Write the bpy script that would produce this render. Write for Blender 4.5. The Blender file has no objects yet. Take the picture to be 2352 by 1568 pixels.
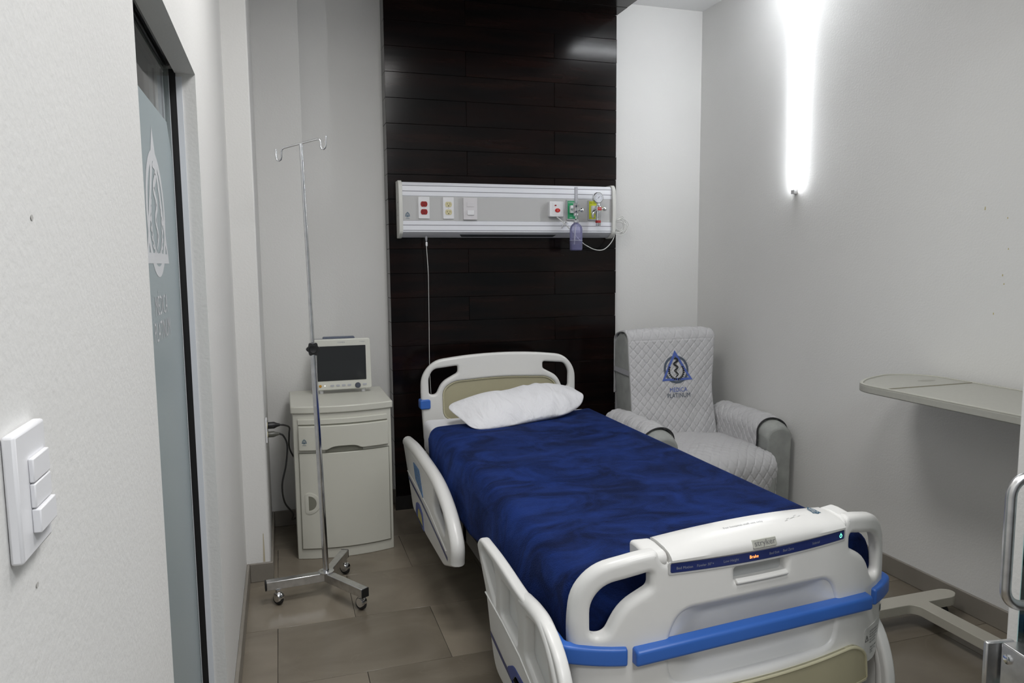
import bpy, bmesh, math, random
from math import sin, cos, pi, sqrt, exp, atan2, radians
from mathutils import Vector, Matrix

random.seed(7)
S = bpy.context.scene
COL = S.collection

# ------------------------------------------------------------------ camera
YAW, PITCH, ROLL, FPX = 0.30482582, 0.10558953, 0.00932296, 1688.04
_f = Vector((sin(YAW)*cos(PITCH), cos(YAW)*cos(PITCH), -sin(PITCH)))
_r = Vector((cos(YAW), -sin(YAW), 0))
_d = _f.cross(_r)
_right = cos(ROLL)*_r + sin(ROLL)*_d
_down = -sin(ROLL)*_r + cos(ROLL)*_d
cam_data = bpy.data.cameras.new('camera')
cam = bpy.data.objects.new('camera', cam_data)
COL.objects.link(cam)
M = Matrix((_right, -_down, -_f)).transposed().to_4x4()
M.translation = Vector((0, 0, 1.52))
cam.matrix_world = M
cam_data.sensor_fit = 'HORIZONTAL'
cam_data.sensor_width = 36.0
cam_data.lens = 36.0*FPX/2352.0
cam_data.clip_start = 0.02
S.camera = cam

# ------------------------------------------------------------------ world, lamps, exposure
S.view_settings.view_transform = 'Standard'
S.view_settings.look = 'None'
S.view_settings.gamma = 1.0
S.view_settings.use_curve_mapping = False
S.view_settings.exposure = 0.64
W = bpy.data.worlds.new('world')
S.world = W
W.use_nodes = True
W.node_tree.nodes['Background'].inputs[0].default_value = (0.93, 0.96, 1.0, 1)
W.node_tree.nodes['Background'].inputs[1].default_value = 0.18


def area_lamp(name, loc, sx, sy, watts, color=(1, 1, 1), rot=(0, 0, 0)):
    d = bpy.data.lights.new(name, 'AREA')
    d.shape = 'RECTANGLE'; d.size = sx; d.size_y = sy; d.energy = watts; d.color = color
    o = bpy.data.objects.new(name, d); COL.objects.link(o)
    o.location = loc; o.rotation_euler = rot
    return o


area_lamp('ceiling_lamp_room', (0.65, 2.25, 3.15), 0.7, 0.7, 16, (1.0, 0.99, 0.975))
area_lamp('ceiling_lamp_entry', (0.85, 0.80, 3.15), 0.6, 0.6, 14, (1.0, 0.99, 0.975))
area_lamp('ceiling_lamp_corridor', (0.85, -0.7, 2.9), 0.8, 0.8, 24, (0.97, 0.985, 1.0))
area_lamp('ceiling_lamp_side_room', (-0.95, 1.9, 3.1), 0.4, 0.8, 5, (1.0, 1.0, 0.97))
STRIP_POWER = 31.0

# ------------------------------------------------------------------ materials
MATS = {}


def mat(name, color, rough=0.5, metal=0.0, bump=None, vary=None, spec=None, coat=0.0, sheen=0.0, trans=0.0, ior=None, emit=None, alpha=None):
    """bump=(scale, distance); vary=(scale, amount) mottles the colour."""
    if name in MATS:
        return MATS[name]
    m = bpy.data.materials.new(name); m.use_nodes = True
    nt = m.node_tree; b = nt.nodes['Principled BSDF']; I = b.inputs
    I['Base Color'].default_value = (*color, 1)
    I['Roughness'].default_value = rough
    I['Metallic'].default_value = metal
    if spec is not None: I['Specular IOR Level'].default_value = spec
    if coat: I['Coat Weight'].default_value = coat; I['Coat Roughness'].default_value = 0.1
    if sheen: I['Sheen Weight'].default_value = sheen; I['Sheen Roughness'].default_value = 0.4
    if trans: I['Transmission Weight'].default_value = trans
    if ior: I['IOR'].default_value = ior
    if emit: I['Emission Color'].default_value = (*emit[0], 1); I['Emission Strength'].default_value = emit[1]
    if alpha is not None: I['Alpha'].default_value = alpha
    if bump or vary:
        tc = nt.nodes.new('ShaderNodeTexCoord')
    if bump:
        n = nt.nodes.new('ShaderNodeTexNoise'); n.inputs['Scale'].default_value = bump[0]; n.inputs['Detail'].default_value = 4
        nt.links.new(tc.outputs['Object'], n.inputs['Vector'])
        bp = nt.nodes.new('ShaderNodeBump'); bp.inputs['Distance'].default_value = bump[1]; bp.inputs['Strength'].default_value = 1.0
        nt.links.new(n.outputs['Fac'], bp.inputs['Height'])
        nt.links.new(bp.outputs['Normal'], I['Normal'])
    if vary:
        n2 = nt.nodes.new('ShaderNodeTexNoise'); n2.inputs['Scale'].default_value = vary[0]; n2.inputs['Detail'].default_value = 5
        nt.links.new(tc.outputs['Object'], n2.inputs['Vector'])
        r = nt.nodes.new('ShaderNodeValToRGB')
        a = vary[1]
        r.color_ramp.elements[0].position = 0.3; r.color_ramp.elements[1].position = 0.7
        r.color_ramp.elements[0].color = (*[c*(1-a) for c in color], 1)
        r.color_ramp.elements[1].color = (*[min(1, c*(1+a)) for c in color], 1)
        nt.links.new(n2.outputs['Fac'], r.inputs['Fac']); nt.links.new(r.outputs['Color'], I['Base Color'])
    MATS[name] = m
    return m


def wall_paint(name, color):
    m = mat(name, color, 0.65, bump=(110, 0.0007), vary=(1.3, 0.025))
    nt = m.node_tree
    return m


PAINT = wall_paint('white_wall_paint', (0.74, 0.735, 0.72))
CEIL = mat('ceiling_paint', (0.76, 0.76, 0.76), 0.8, bump=(90, 0.001))
SKIRT = mat('taupe_tile_skirting', (0.235, 0.215, 0.185), 0.35, vary=(5, 0.12))
DARK_SKIRT = mat('black_skirting', (0.008, 0.007, 0.007), 0.5)
BEDW = mat('white_bed_plastic', (0.77, 0.765, 0.745), 0.3, vary=(3, 0.02))
BEDC = mat('cream_bed_panel', (0.43, 0.40, 0.27), 0.4)
BEDB = mat('blue_bumper_plastic', (0.040, 0.145, 0.52), 0.35)
NAVY = mat('navy_strip', (0.022, 0.035, 0.15), 0.3)
CABM = mat('ivory_cabinet_plastic', (0.60, 0.595, 0.53), 0.35)
CABD = mat('ivory_cabinet_recess', (0.22, 0.22, 0.18), 0.5)
CHROME = mat('chrome', (0.72, 0.73, 0.75), 0.12, 1.0, vary=(30, 0.1))
STEEL = mat('brushed_steel', (0.62, 0.62, 0.62), 0.3, 1.0, vary=(40, 0.12))
BLACKP = mat('black_plastic', (0.012, 0.012, 0.013), 0.4)
RUBBER = mat('black_rubber', (0.015, 0.015, 0.016), 0.6)
WHITEP = mat('white_plastic', (0.80, 0.80, 0.82), 0.35)
GREYP = mat('grey_plastic', (0.42, 0.42, 0.43), 0.5)
ALU = mat('white_aluminium', (0.80, 0.81, 0.86), 0.35, 0.0)
PANELG = mat('grey_console_panel', (0.52, 0.52, 0.52), 0.5)
GROOVE = mat('groove_grey', (0.16, 0.16, 0.18), 0.6)
REDP = mat('red_plastic', (0.30, 0.012, 0.012), 0.25)
IVORY = mat('ivory_receptacle', (0.66, 0.60, 0.36), 0.3)
GREENP = mat('green_plate', (0.015, 0.30, 0.12), 0.4)
YELP = mat('yellow_plate', (0.62, 0.66, 0.03), 0.4)
COVER = mat('light_grey_quilted_cotton', (0.52, 0.515, 0.525), 0.85, bump=(500, 0.0006), sheen=0.2)
CHAIRM = mat('grey_chair_upholstery', (0.33, 0.34, 0.325), 0.8, bump=(300, 0.001), vary=(14, 0.12))
TRIM = mat('charcoal_binding', (0.03, 0.03, 0.032), 0.8)
LINEN = mat('white_cotton', (0.78, 0.78, 0.81), 0.8, bump=(400, 0.0004))
TABLEM = mat('grey_beige_laminate', (0.39, 0.385, 0.345), 0.4, vary=(60, 0.03))
TABLEE = mat('grey_beige_metal', (0.44, 0.42, 0.36), 0.4)
INKB = mat('print_blue', (0.075, 0.125, 0.42), 0.7)
INKG = mat('print_slate', (0.075, 0.095, 0.13), 0.7)
INKK = mat('print_black', (0.012, 0.012, 0.014), 0.7)
INKT = mat('print_teal', (0.03, 0.10, 0.17), 0.6)
INKW = mat('print_white', (0.62, 0.63, 0.65), 0.5)
INKGREY = mat('print_grey', (0.25, 0.27, 0.33), 0.6)
SCREEN = mat('monitor_glass', (0.022, 0.024, 0.025), 0.08)
CORDW = mat('white_cord', (0.72, 0.72, 0.70), 0.5)
FILM = mat('frosted_glass_film', (0.30, 0.36, 0.38), 0.28, spec=0.4)
LED = mat('led_diffuser', (1, 1, 1), 0.4, emit=((0.94, 0.97, 1.0), STRIP_POWER))
ORANGE = mat('orange_led_text', (1.0, 0.2, 0.05), 0.5, emit=((1.0, 0.25, 0.06), 2.2))
GREENLED = mat('green_led', (0.1, 0.8, 0.4), 0.5, emit=((0.15, 0.95, 0.5), 1.6))


def glass(name, tint, rough=0.02, milky=0.0, body=(0.5, 0.5, 0.8)):
    m = bpy.data.materials.new(name); m.use_nodes = True
    nt = m.node_tree; nt.nodes.clear()
    o = nt.nodes.new('ShaderNodeOutputMaterial')
    t = nt.nodes.new('ShaderNodeBsdfTransparent'); t.inputs[0].default_value = (*tint, 1)
    g = nt.nodes.new('ShaderNodeBsdfGlossy'); g.inputs['Roughness'].default_value = rough
    fr = nt.nodes.new('ShaderNodeFresnel'); fr.inputs[0].default_value = 1.45
    mx = nt.nodes.new('ShaderNodeMixShader')
    nt.links.new(fr.outputs[0], mx.inputs[0]); nt.links.new(t.outputs[0], mx.inputs[1]); nt.links.new(g.outputs[0], mx.inputs[2])
    if milky:
        df = nt.nodes.new('ShaderNodeBsdfDiffuse'); df.inputs[0].default_value = (*body, 1)
        m2 = nt.nodes.new('ShaderNodeMixShader'); m2.inputs[0].default_value = milky
        nt.links.new(mx.outputs[0], m2.inputs[1]); nt.links.new(df.outputs[0], m2.inputs[2])
        nt.links.new(m2.outputs[0], o.inputs[0])
    else:
        nt.links.new(mx.outputs[0], o.inputs[0])
    return m


CLEAR = glass('clear_glass', (0.90, 0.95, 0.94))
EDGEG = mat('green_glass_edge', (0.38, 0.56, 0.55), 0.15)
BOTTLE = glass('lilac_bottle_plastic', (0.90, 0.90, 0.97), 0.08, 0.30, (0.40, 0.40, 0.68))
WATER = glass('violet_bottle_water', (0.75, 0.75, 0.92), 0.03, 0.20, (0.14, 0.14, 0.42))
CLEARP = glass('clear_flow_tube', (0.92, 0.93, 0.96), 0.05, 0.30, (0.8, 0.8, 0.84))


def wood_material():
    m = bpy.data.materials.new('dark_lacquered_wood'); m.use_nodes = True
    nt = m.node_tree; b = nt.nodes['Principled BSDF']; N = nt.nodes.new; L = nt.links.new
    tc = N('ShaderNodeTexCoord'); mp = N('ShaderNodeMapping'); mp.inputs['Scale'].default_value = (1.2, 5, 11)
    oi = N('ShaderNodeObjectInfo'); ad = N('ShaderNodeVectorMath'); ad.operation = 'ADD'
    mu = N('ShaderNodeMath'); mu.operation = 'MULTIPLY'; mu.inputs[1].default_value = 37.0
    L(oi.outputs['Random'], mu.inputs[0]); L(tc.outputs['Object'], ad.inputs[0]); L(mu.outputs[0], ad.inputs[1])
    L(ad.outputs[0], mp.inputs[0])
    n = N('ShaderNodeTexNoise'); n.inputs['Scale'].default_value = 1.6; n.inputs['Detail'].default_value = 6
    L(mp.outputs[0], n.inputs['Vector'])
    r = N('ShaderNodeValToRGB'); e = r.color_ramp.elements
    e[0].position = 0.38; e[0].color = (0.0035, 0.0028, 0.0030, 1); e[1].position = 0.75; e[1].color = (0.014, 0.0058, 0.0045, 1)
    L(n.outputs['Fac'], r.inputs['Fac']); L(r.outputs['Color'], b.inputs['Base Color'])
    b.inputs['Roughness'].default_value = 0.16
    b.inputs['Specular IOR Level'].default_value = 0.22
    n2 = N('ShaderNodeTexNoise'); n2.inputs['Scale'].default_value = 4.0; n2.inputs['Detail'].default_value = 3
    L(mp.outputs[0], n2.inputs['Vector'])
    bp = N('ShaderNodeBump'); bp.inputs['Distance'].default_value = 0.00012; L(n2.outputs['Fac'], bp.inputs['Height']); L(bp.outputs[0], b.inputs['Normal'])
    return m


def tile_material():
    m = bpy.data.materials.new('taupe_marble_tile'); m.use_nodes = True
    nt = m.node_tree; b = nt.nodes['Principled BSDF']; N = nt.nodes.new; L = nt.links.new
    tc = N('ShaderNodeTexCoord'); oi = N('ShaderNodeObjectInfo')
    mu = N('ShaderNodeMath'); mu.operation = 'MULTIPLY'; mu.inputs[1].default_value = 61.0
    L(oi.outputs['Random'], mu.inputs[0])
    ad = N('ShaderNodeVectorMath'); ad.operation = 'ADD'; L(tc.outputs['Object'], ad.inputs[0]); L(mu.outputs[0], ad.inputs[1])
    mp = N('ShaderNodeMapping'); mp.inputs['Scale'].default_value = (1.0, 1.5, 1.0); mp.inputs['Rotation'].default_value = (0, 0, 0.5); L(ad.outputs[0], mp.inputs[0])
    n = N('ShaderNodeTexNoise'); n.inputs['Scale'].default_value = 2.2; n.inputs['Detail'].default_value = 7; n.inputs['Distortion'].default_value = 0.8
    L(mp.outputs[0], n.inputs['Vector'])
    r = N('ShaderNodeValToRGB'); e = r.color_ramp.elements
    e[0].position = 0.3; e[0].color = (0.160, 0.137, 0.105, 1); e[1].position = 0.75; e[1].color = (0.245, 0.213, 0.168, 1)
    L(n.outputs['Fac'], r.inputs['Fac'])
    # thin pale veins
    nv = N('ShaderNodeTexNoise'); nv.inputs['Scale'].default_value = 1.7; nv.inputs['Detail'].default_value = 4; nv.inputs['Distortion'].default_value = 1.5
    L(ad.outputs[0], nv.inputs['Vector'])
    s1 = N('ShaderNodeMath'); s1.operation = 'SUBTRACT'; s1.inputs[1].default_value = 0.5; L(nv.outputs['Fac'], s1.inputs[0])
    ab = N('ShaderNodeMath'); ab.operation = 'ABSOLUTE'; L(s1.outputs[0], ab.inputs[0])
    vr = N('ShaderNodeValToRGB'); vr.color_ramp.elements[0].position = 0.0; vr.color_ramp.elements[0].color = (0.14, 0.14, 0.14, 1)
    vr.color_ramp.elements[1].position = 0.006; vr.color_ramp.elements[1].color = (0, 0, 0, 1); L(ab.outputs[0], vr.inputs['Fac'])
    mx = N('ShaderNodeMixRGB'); mx.inputs['Color2'].default_value = (0.30, 0.26, 0.20, 1)
    L(vr.outputs['Color'], mx.inputs['Fac']); L(r.outputs['Color'], mx.inputs['Color1'])
    hv = N('ShaderNodeHueSaturation'); mr = N('ShaderNodeMapRange'); mr.inputs['To Min'].default_value = 0.82; mr.inputs['To Max'].default_value = 1.16
    L(oi.outputs['Random'], mr.inputs['Value']); L(mr.outputs['Result'], hv.inputs['Value']); L(mx.outputs['Color'], hv.inputs['Color'])
    L(hv.outputs['Color'], b.inputs['Base Color'])
    b.inputs['Roughness'].default_value = 0.22
    b.inputs['Specular IOR Level'].default_value = 0.35
    return m


def velvet_material():
    m = bpy.data.materials.new('navy_plush_velvet'); m.use_nodes = True
    nt = m.node_tree; b = nt.nodes['Principled BSDF']; N = nt.nodes.new; L = nt.links.new
    tc = N('ShaderNodeTexCoord'); mp = N('ShaderNodeMapping'); mp.inputs['Scale'].default_value = (0.85, 1.3, 1.0); L(tc.outputs['Object'], mp.inputs[0])
    n = N('ShaderNodeTexNoise'); n.inputs['Scale'].default_value = 5.0; n.inputs['Detail'].default_value = 7; n.inputs['Roughness'].default_value = 0.66; n.inputs['Distortion'].default_value = 1.2
    L(mp.outputs[0], n.inputs['Vector'])
    r = N('ShaderNodeValToRGB'); e = r.color_ramp.elements
    e[0].position = 0.38; e[0].color = (0.0018, 0.0056, 0.033, 1); e[1].position = 0.64; e[1].color = (0.0073, 0.0248, 0.134, 1)
    L(n.outputs['Fac'], r.inputs['Fac']); L(r.outputs['Color'], b.inputs['Base Color'])
    b.inputs['Roughness'].default_value = 0.9; b.inputs['Specular IOR Level'].default_value = 0.15
    b.inputs['Sheen Weight'].default_value = 0.22; b.inputs['Sheen Roughness'].default_value = 0.35
    b.inputs['Sheen Tint'].default_value = (0.10, 0.22, 0.85, 1)
    n2 = N('ShaderNodeTexNoise'); n2.inputs['Scale'].default_value = 260; L(tc.outputs['Object'], n2.inputs['Vector'])
    bp = N('ShaderNodeBump'); bp.inputs['Distance'].default_value = 0.002; L(n2.outputs['Fac'], bp.inputs['Height']); L(bp.outputs[0], b.inputs['Normal'])
    return m


WOOD, TILE, VELVET = wood_material(), tile_material(), velvet_material()


# ------------------------------------------------------------------ mesh helpers
def rnd(poly, r, seg=5):
    """fillet the corners of a polygon; r is a number or a list."""
    n = len(poly); out = []
    for i, p in enumerate(poly):
        ri = r[i] if isinstance(r, (list, tuple)) else r
        p = Vector(p); a = Vector(poly[i-1]) - p; c = Vector(poly[(i+1) % n]) - p
        la, lc = a.length, c.length
        if ri <= 1e-6 or la < 1e-9 or lc < 1e-9:
            out.append(tuple(p)); continue
        a /= la; c /= lc
        t = min(ri, la*0.49, lc*0.49)
        p0, p1 = p + a*t, p + c*t
        for k in range(seg+1):
            s = k/seg
            out.append(tuple((1-s)**2*p0 + 2*s*(1-s)*p + s*s*p1))
    return out


class B:
    """collects geometry in world coordinates, then links it as ONE mesh object"""
    def __init__(s): s.v = []; s.f = []
    def add(s, vs, fs):
        o = len(s.v); s.v += [tuple(x) for x in vs]; s.f += [tuple(i+o for i in f) for f in fs]; return s
    def box(s, x0, x1, y0, y1, z0, z1):
        return s.add([(x, y, z) for z in (z0, z1) for y in (y0, y1) for x in (x0, x1)],
                     [(0, 2, 3, 1), (4, 5, 7, 6), (0, 1, 5, 4), (2, 6, 7, 3), (0, 4, 6, 2), (1, 3, 7, 5)])
    def rbox(s, x0, x1, y0, y1, z0, z1, r=0.004, axis='y', seg=4):
        """box with four rounded edges running along `axis`"""
        if axis == 'y': return s.prism(rnd([(x0, z0), (x1, z0), (x1, z1), (x0, z1)], r, seg), y0, y1, lambda u, v, w: (u, w, v))
        if axis == 'x': return s.prism(rnd([(y0, z0), (y1, z0), (y1, z1), (y0, z1)], r, seg), x0, x1, lambda u, v, w: (w, u, v))
        return s.prism(rnd([(x0, y0), (x1, y0), (x1, y1), (x0, y1)], r, seg), z0, z1, lambda u, v, w: (u, v, w))
    def prism(s, poly, a, b, mp, steps=1):
        n = len(poly); vs = []; fs = []
        for k in range(steps+1):
            w = a + (b-a)*k/steps
            vs += [mp(u, v, w) for u, v in poly]
        for k in range(steps):
            for i in range(n):
                j = (i+1) % n
                fs.append((k*n+i, k*n+j, (k+1)*n+j, (k+1)*n+i))
        fs.append(tuple(range(n-1, -1, -1))); fs.append(tuple(range(steps*n, steps*n+n)))
        return s.add(vs, fs)
    def tube(s, path, r, seg=10, caps=True):
        P = [Vector(p) for p in path]; n = len(P); vs = []; fs = []
        rs = r if isinstance(r, (list, tuple)) else [r]*n
        T = [(P[min(i+1, n-1)]-P[max(i-1, 0)]).normalized() for i in range(n)]
        up = Vector((0, 0, 1)) if abs(T[0].z) < 0.9 else Vector((1, 0, 0))
        N = (up - T[0]*up.dot(T[0])).normalized()
        for i in range(n):
            N = (N - T[i]*N.dot(T[i])).normalized(); Bn = T[i].cross(N)
            vs += [P[i] + (N*cos(2*pi*k/seg) + Bn*sin(2*pi*k/seg))*rs[i] for k in range(seg)]
        for i in range(n-1):
            for k in range(seg):
                j = (k+1) % seg
                fs.append((i*seg+k, i*seg+j, (i+1)*seg+j, (i+1)*seg+k))
        if caps:
            fs.append(tuple(range(seg-1, -1, -1))); fs.append(tuple(range((n-1)*seg, n*seg)))
        return s.add(vs, fs)
    def lathe(s, prof, o, ax=(0, 0, 1), seg=24):
        """prof: [(radius, distance along ax)]"""
        ax = Vector(ax).normalized(); o = Vector(o)
        q = Vector((1, 0, 0)) if abs(ax.x) < 0.9 else Vector((0, 1, 0))
        n1 = (q - ax*q.dot(ax)).normalized(); n2 = ax.cross(n1); vs = []; fs = []; m = len(prof)
        for r, h in prof:
            vs += [o + ax*h + (n1*cos(2*pi*k/seg) + n2*sin(2*pi*k/seg))*max(r, 1e-5) for k in range(seg)]
        for i in range(m-1):
            for k in range(seg):
                j = (k+1) % seg
                fs.append((i*seg+k, i*seg+j, (i+1)*seg+j, (i+1)*seg+k))
        fs.append(tuple(range(seg-1, -1, -1))); fs.append(tuple(range((m-1)*seg, m*seg)))
        return s.add(vs, fs)
    def grid(s, fn, nu, nv, closed_u=False):
        vs = [fn(i/nu, j/nv) for j in range(nv+1) for i in range(nu if closed_u else nu+1)]
        m = nu if closed_u else nu+1; fs = []
        for j in range(nv):
            for i in range(nu):
                i2 = (i+1) % m
                fs.append((j*m+i, j*m+i2, (j+1)*m+i2, (j+1)*m+i))
        return s.add(vs, fs)
    def mesh(s, me, mp=None):
        return s.add([mp(*v.co) if mp else tuple(v.co) for v in me.vertices], [tuple(p.vertices) for p in me.polygons])
    def build(s, name, material, parent=None, smooth=False, bevel=0.0, solid=0.0, subsurf=0, seg=2, weld=False):
        top = parent
        while top is not None and top.parent is not None: top = top.parent
        L = Vector(top.location) if top is not None else Vector((0, 0, 0))
        me = bpy.data.meshes.new(name)
        me.from_pydata([tuple(Vector(v)-L) for v in s.v], [], s.f)
        bm = bmesh.new(); bm.from_mesh(me)
        if weld: bmesh.ops.remove_doubles(bm, verts=bm.verts, dist=1e-5)
        bmesh.ops.recalc_face_normals(bm, faces=bm.faces)
        bm.to_mesh(me); bm.free()
        me.materials.append(material)
        o = bpy.data.objects.new(name, me); COL.objects.link(o)
        if parent is not None: o.parent = parent
        if smooth:
            for p in me.polygons: p.use_smooth = True
            me.set_sharp_from_angle(angle=radians(smooth if smooth > 1 else 40))
        if solid:
            md = o.modifiers.new('solid', 'SOLIDIFY'); md.thickness = solid; md.offset = 0
        if bevel:
            md = o.modifiers.new('bevel', 'BEVEL'); md.width = bevel; md.segments = seg; md.limit_method = 'ANGLE'; md.angle_limit = radians(40)
            for p in me.polygons: p.use_smooth = True
            me.set_sharp_from_angle(angle=radians(60))
        if subsurf:
            md = o.modifiers.new('sub', 'SUBSURF'); md.levels = md.render_levels = subsurf
        return o


def plate(outline, holes=(), thick=0.02, bevel=0.004, res=3, cuts=(), mp=None):
    """flat plate with holes and rounded edges: returns a B. Local (u,v,w), w = thickness direction, centred"""
    c = bpy.data.curves.new('tmp', 'CURVE'); c.dimensions = '2D'; c.fill_mode = 'BOTH'
    for poly in [outline, *holes]:
        sp = c.splines.new('POLY'); sp.points.add(len(poly)-1); sp.use_cyclic_u = True
        for p, q in zip(sp.points, poly): p.co = (q[0], q[1], 0, 1)
    c.extrude = max(thick/2-bevel, 0); c.bevel_depth = bevel; c.bevel_resolution = res; c.offset = -bevel
    o = bpy.data.objects.new('tmp', c); COL.objects.link(o)
    bpy.context.view_layer.update()
    me = bpy.data.meshes.new_from_object(o.evaluated_get(bpy.context.evaluated_depsgraph_get()))
    bpy.data.objects.remove(o); bpy.data.curves.remove(c)
    bm = bmesh.new(); bm.from_mesh(me)
    bmesh.ops.remove_doubles(bm, verts=bm.verts, dist=1e-5)
    for u in cuts:
        bmesh.ops.bisect_plane(bm, geom=bm.verts[:]+bm.edges[:]+bm.faces[:], plane_co=(u, 0, 0), plane_no=(1, 0, 0), dist=1e-5)
    bm.to_mesh(me); bm.free()
    b = B().mesh(me, mp)
    bpy.data.meshes.remove(me)
    return b


def text2d(body, size, align='CENTER'):
    c = bpy.data.curves.new('tmp', 'FONT'); c.body = body; c.size = size; c.align_x = align; c.align_y = 'CENTER'; c.resolution_u = 3
    o = bpy.data.objects.new('tmp', c); COL.objects.link(o)
    bpy.context.view_layer.update()
    me = bpy.data.meshes.new_from_object(o.evaluated_get(bpy.context.evaluated_depsgraph_get()))
    bpy.data.objects.remove(o); bpy.data.curves.remove(c)
    return me


def text(b, body, size, fn, align='CENTER', sx=1.0, off=(0, 0)):
    me = text2d(body, size, align)
    b.mesh(me, lambda x, y, z: fn(x*sx+off[0], y+off[1]))
    bpy.data.meshes.remove(me)
    return b


def empty(name, loc, label, cat, group=None):
    o = bpy.data.objects.new(name, None); COL.objects.link(o); o.location = loc
    o.empty_display_size = 0.05
    o['label'] = label; o['category'] = cat
    if group: o['group'] = group
    return o


def tag(o, label, cat, group=None):
    o['label'] = label; o['category'] = cat
    if group: o['group'] = group
    return o


def struct(o):
    o['kind'] = 'structure'; return o


def arc(cx, cy, r, a0, a1, n=8):
    return [(cx + r*cos(radians(a0+(a1-a0)*k/n)), cy + r*sin(radians(a0+(a1-a0)*k/n))) for k in range(n+1)]


def spline(pts, n=6):
    """Catmull-Rom through points"""
    P = [Vector(p) for p in pts]; P = [P[0]*2-P[1]] + P + [P[-1]*2-P[-2]]; out = []
    for i in range(1, len(P)-2):
        for k in range(n):
            t = k/n
            a, b, c, d = P[i-1], P[i], P[i+1], P[i+2]
            out.append(0.5*((2*b) + (c-a)*t + (2*a-5*b+4*c-d)*t*t + (3*b-a-3*c+d)*t**3))
    out.append(P[-2])
    return out


def emblem(parent, fn0, R, cols, name='emblem', words=True, detail=True, nrm=(0, -1, 0), step=0.00025):
    """ring, triangle, snake on a staff between two laurel sprays and two words; fn(u,v)->world"""
    tri_c, ring_c, ink, w1, w2 = cols
    nv = Vector(nrm)*step
    lay = [0]
    def fn(*p): return tuple(Vector(fn0(p[0], p[1])) + nv*lay[0])
    def quad(b, p, q, w):
        p, q = Vector(p), Vector(q); d = (q-p).normalized(); n = Vector((-d.y, d.x))*w/2
        k = max(1, int((q-p).length/(0.35*R)))
        for i in range(k):
            a, c = p.lerp(q, i/k), p.lerp(q, (i+1)/k)
            b.add([fn(*(a+n)), fn(*(c+n)), fn(*(c-n)), fn(*(a-n))], [(0, 1, 2, 3)])
    b = B(); n = 40
    b.add([fn(r*R*cos(2*pi*i/n), r*R*sin(2*pi*i/n)) for r in (1.0, 0.83) for i in range(n)],
          [(i, (i+1) % n, n+(i+1) % n, n+i) for i in range(n)])
    b.build(name, ring_c, parent)
    lay[0] = 1
    b = B(); A, L_, R_ = (0, 1.38*R), (-1.22*R, -0.78*R), (1.22*R, -0.78*R)
    o = [Vector(p) for p in (A, L_, R_)]; c = Vector((0, -0.06*R))
    ins = [Vector((0, 1.0*R)), Vector((-0.97*R, -0.62*R)), Vector((0.97*R, -0.62*R))]
    for i in range(3):
        j = (i+1) % 3
        for k in range(6):
            s, t = k/6, (k+1)/6
            b.add([fn(*o[i].lerp(o[j], s)), fn(*o[i].lerp(o[j], t)), fn(*ins[i].lerp(ins[j], t)), fn(*ins[i].lerp(ins[j], s))], [(0, 1, 2, 3)])
    b.build(name, tri_c, parent)
    lay[0] = 2
    b = B()
    if detail:
        def strip(P, ws):
            P = [Vector(p) for p in P]; m = len(P); vs = []
            for i in range(m):
                d = (P[min(i+1, m-1)]-P[max(i-1, 0)]).normalized(); n = Vector((-d.y, d.x))*ws[i]/2
                vs += [fn(*(P[i]+n)), fn(*(P[i]-n))]
            b.add(vs, [(2*i, 2*i+1, 2*i+3, 2*i+2) for i in range(m-1)])
        lay[0] = 1.6
        strip([(0.02*R, 0.66*R), (0.01*R, 0.2*R), (0, -0.5*R)], [0.045*R]*3)
        lay[0] = 2.0
        strip([(0.17*R*sin(2*pi*2.6*t + 0.6)*(1-0.35*t), (0.72-1.28*t)*R) for t in [k/60 for k in range(61)]],
              [(0.145-0.0013*k)*R for k in range(61)])
        lay[0] = 2.4
        strip([(-0.13*R, 0.75*R), (0.02*R, 0.79*R), (0.19*R, 0.74*R)], [0.05*R, 0.15*R, 0.09*R])
        for sd in (-1, 1):
            ang = [radians(-88 + k*13.5) for k in range(9)]
            PP = [Vector((sd*0.60*R*cos(a)*0.98, 0.60*R*sin(a)-0.10*R)) for a in ang]
            lay[0] = 1.6
            strip(PP, [0.035*R]*9)
            for k, p in enumerate(PP):
                for q_, s2 in enumerate((-0.55, 0.55)):
                    lay[0] = 2.0+0.2*q_+0.1*(k % 2)
                    d = Vector((sd*-sin(ang[k]), cos(ang[k]))); d = Matrix.Rotation(s2*sd*1.0, 2) @ d
                    q = p + d*0.17*R; m = (p+q)/2; nn = Vector((-d.y, d.x))*0.045*R
                    b.add([fn(*p), fn(*(m+nn)), fn(*q), fn(*(m-nn))], [(0, 1, 2, 3)])
    else:
        quad(b, (0, 0.6*R), (0, -0.5*R), 0.22*R)
        for sd in (-1, 1):
            for a0, a1 in ((-85, -50), (-50, -10), (-10, 15)):
                quad(b, (sd*0.55*R*cos(radians(a0)), 0.55*R*sin(radians(a0))), (sd*0.55*R*cos(radians(a1)), 0.55*R*sin(radians(a1))), 0.16*R)
    b.build(name, ink, parent)
    if words:
        b = B(); text(b, 'M\u00c9DICA', 0.44*R, fn, sx=0.86, off=(0, -1.46*R)); b.build('lettering', w1, parent)
        b = B(); text(b, 'PLATINUM', 0.44*R, fn, sx=0.86, off=(0, -1.86*R)); b.build('lettering', w2, parent)


# ================================================================== ROOM
XL, XR, YB = -0.205, 2.784, 4.605
H = 3.19
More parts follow.
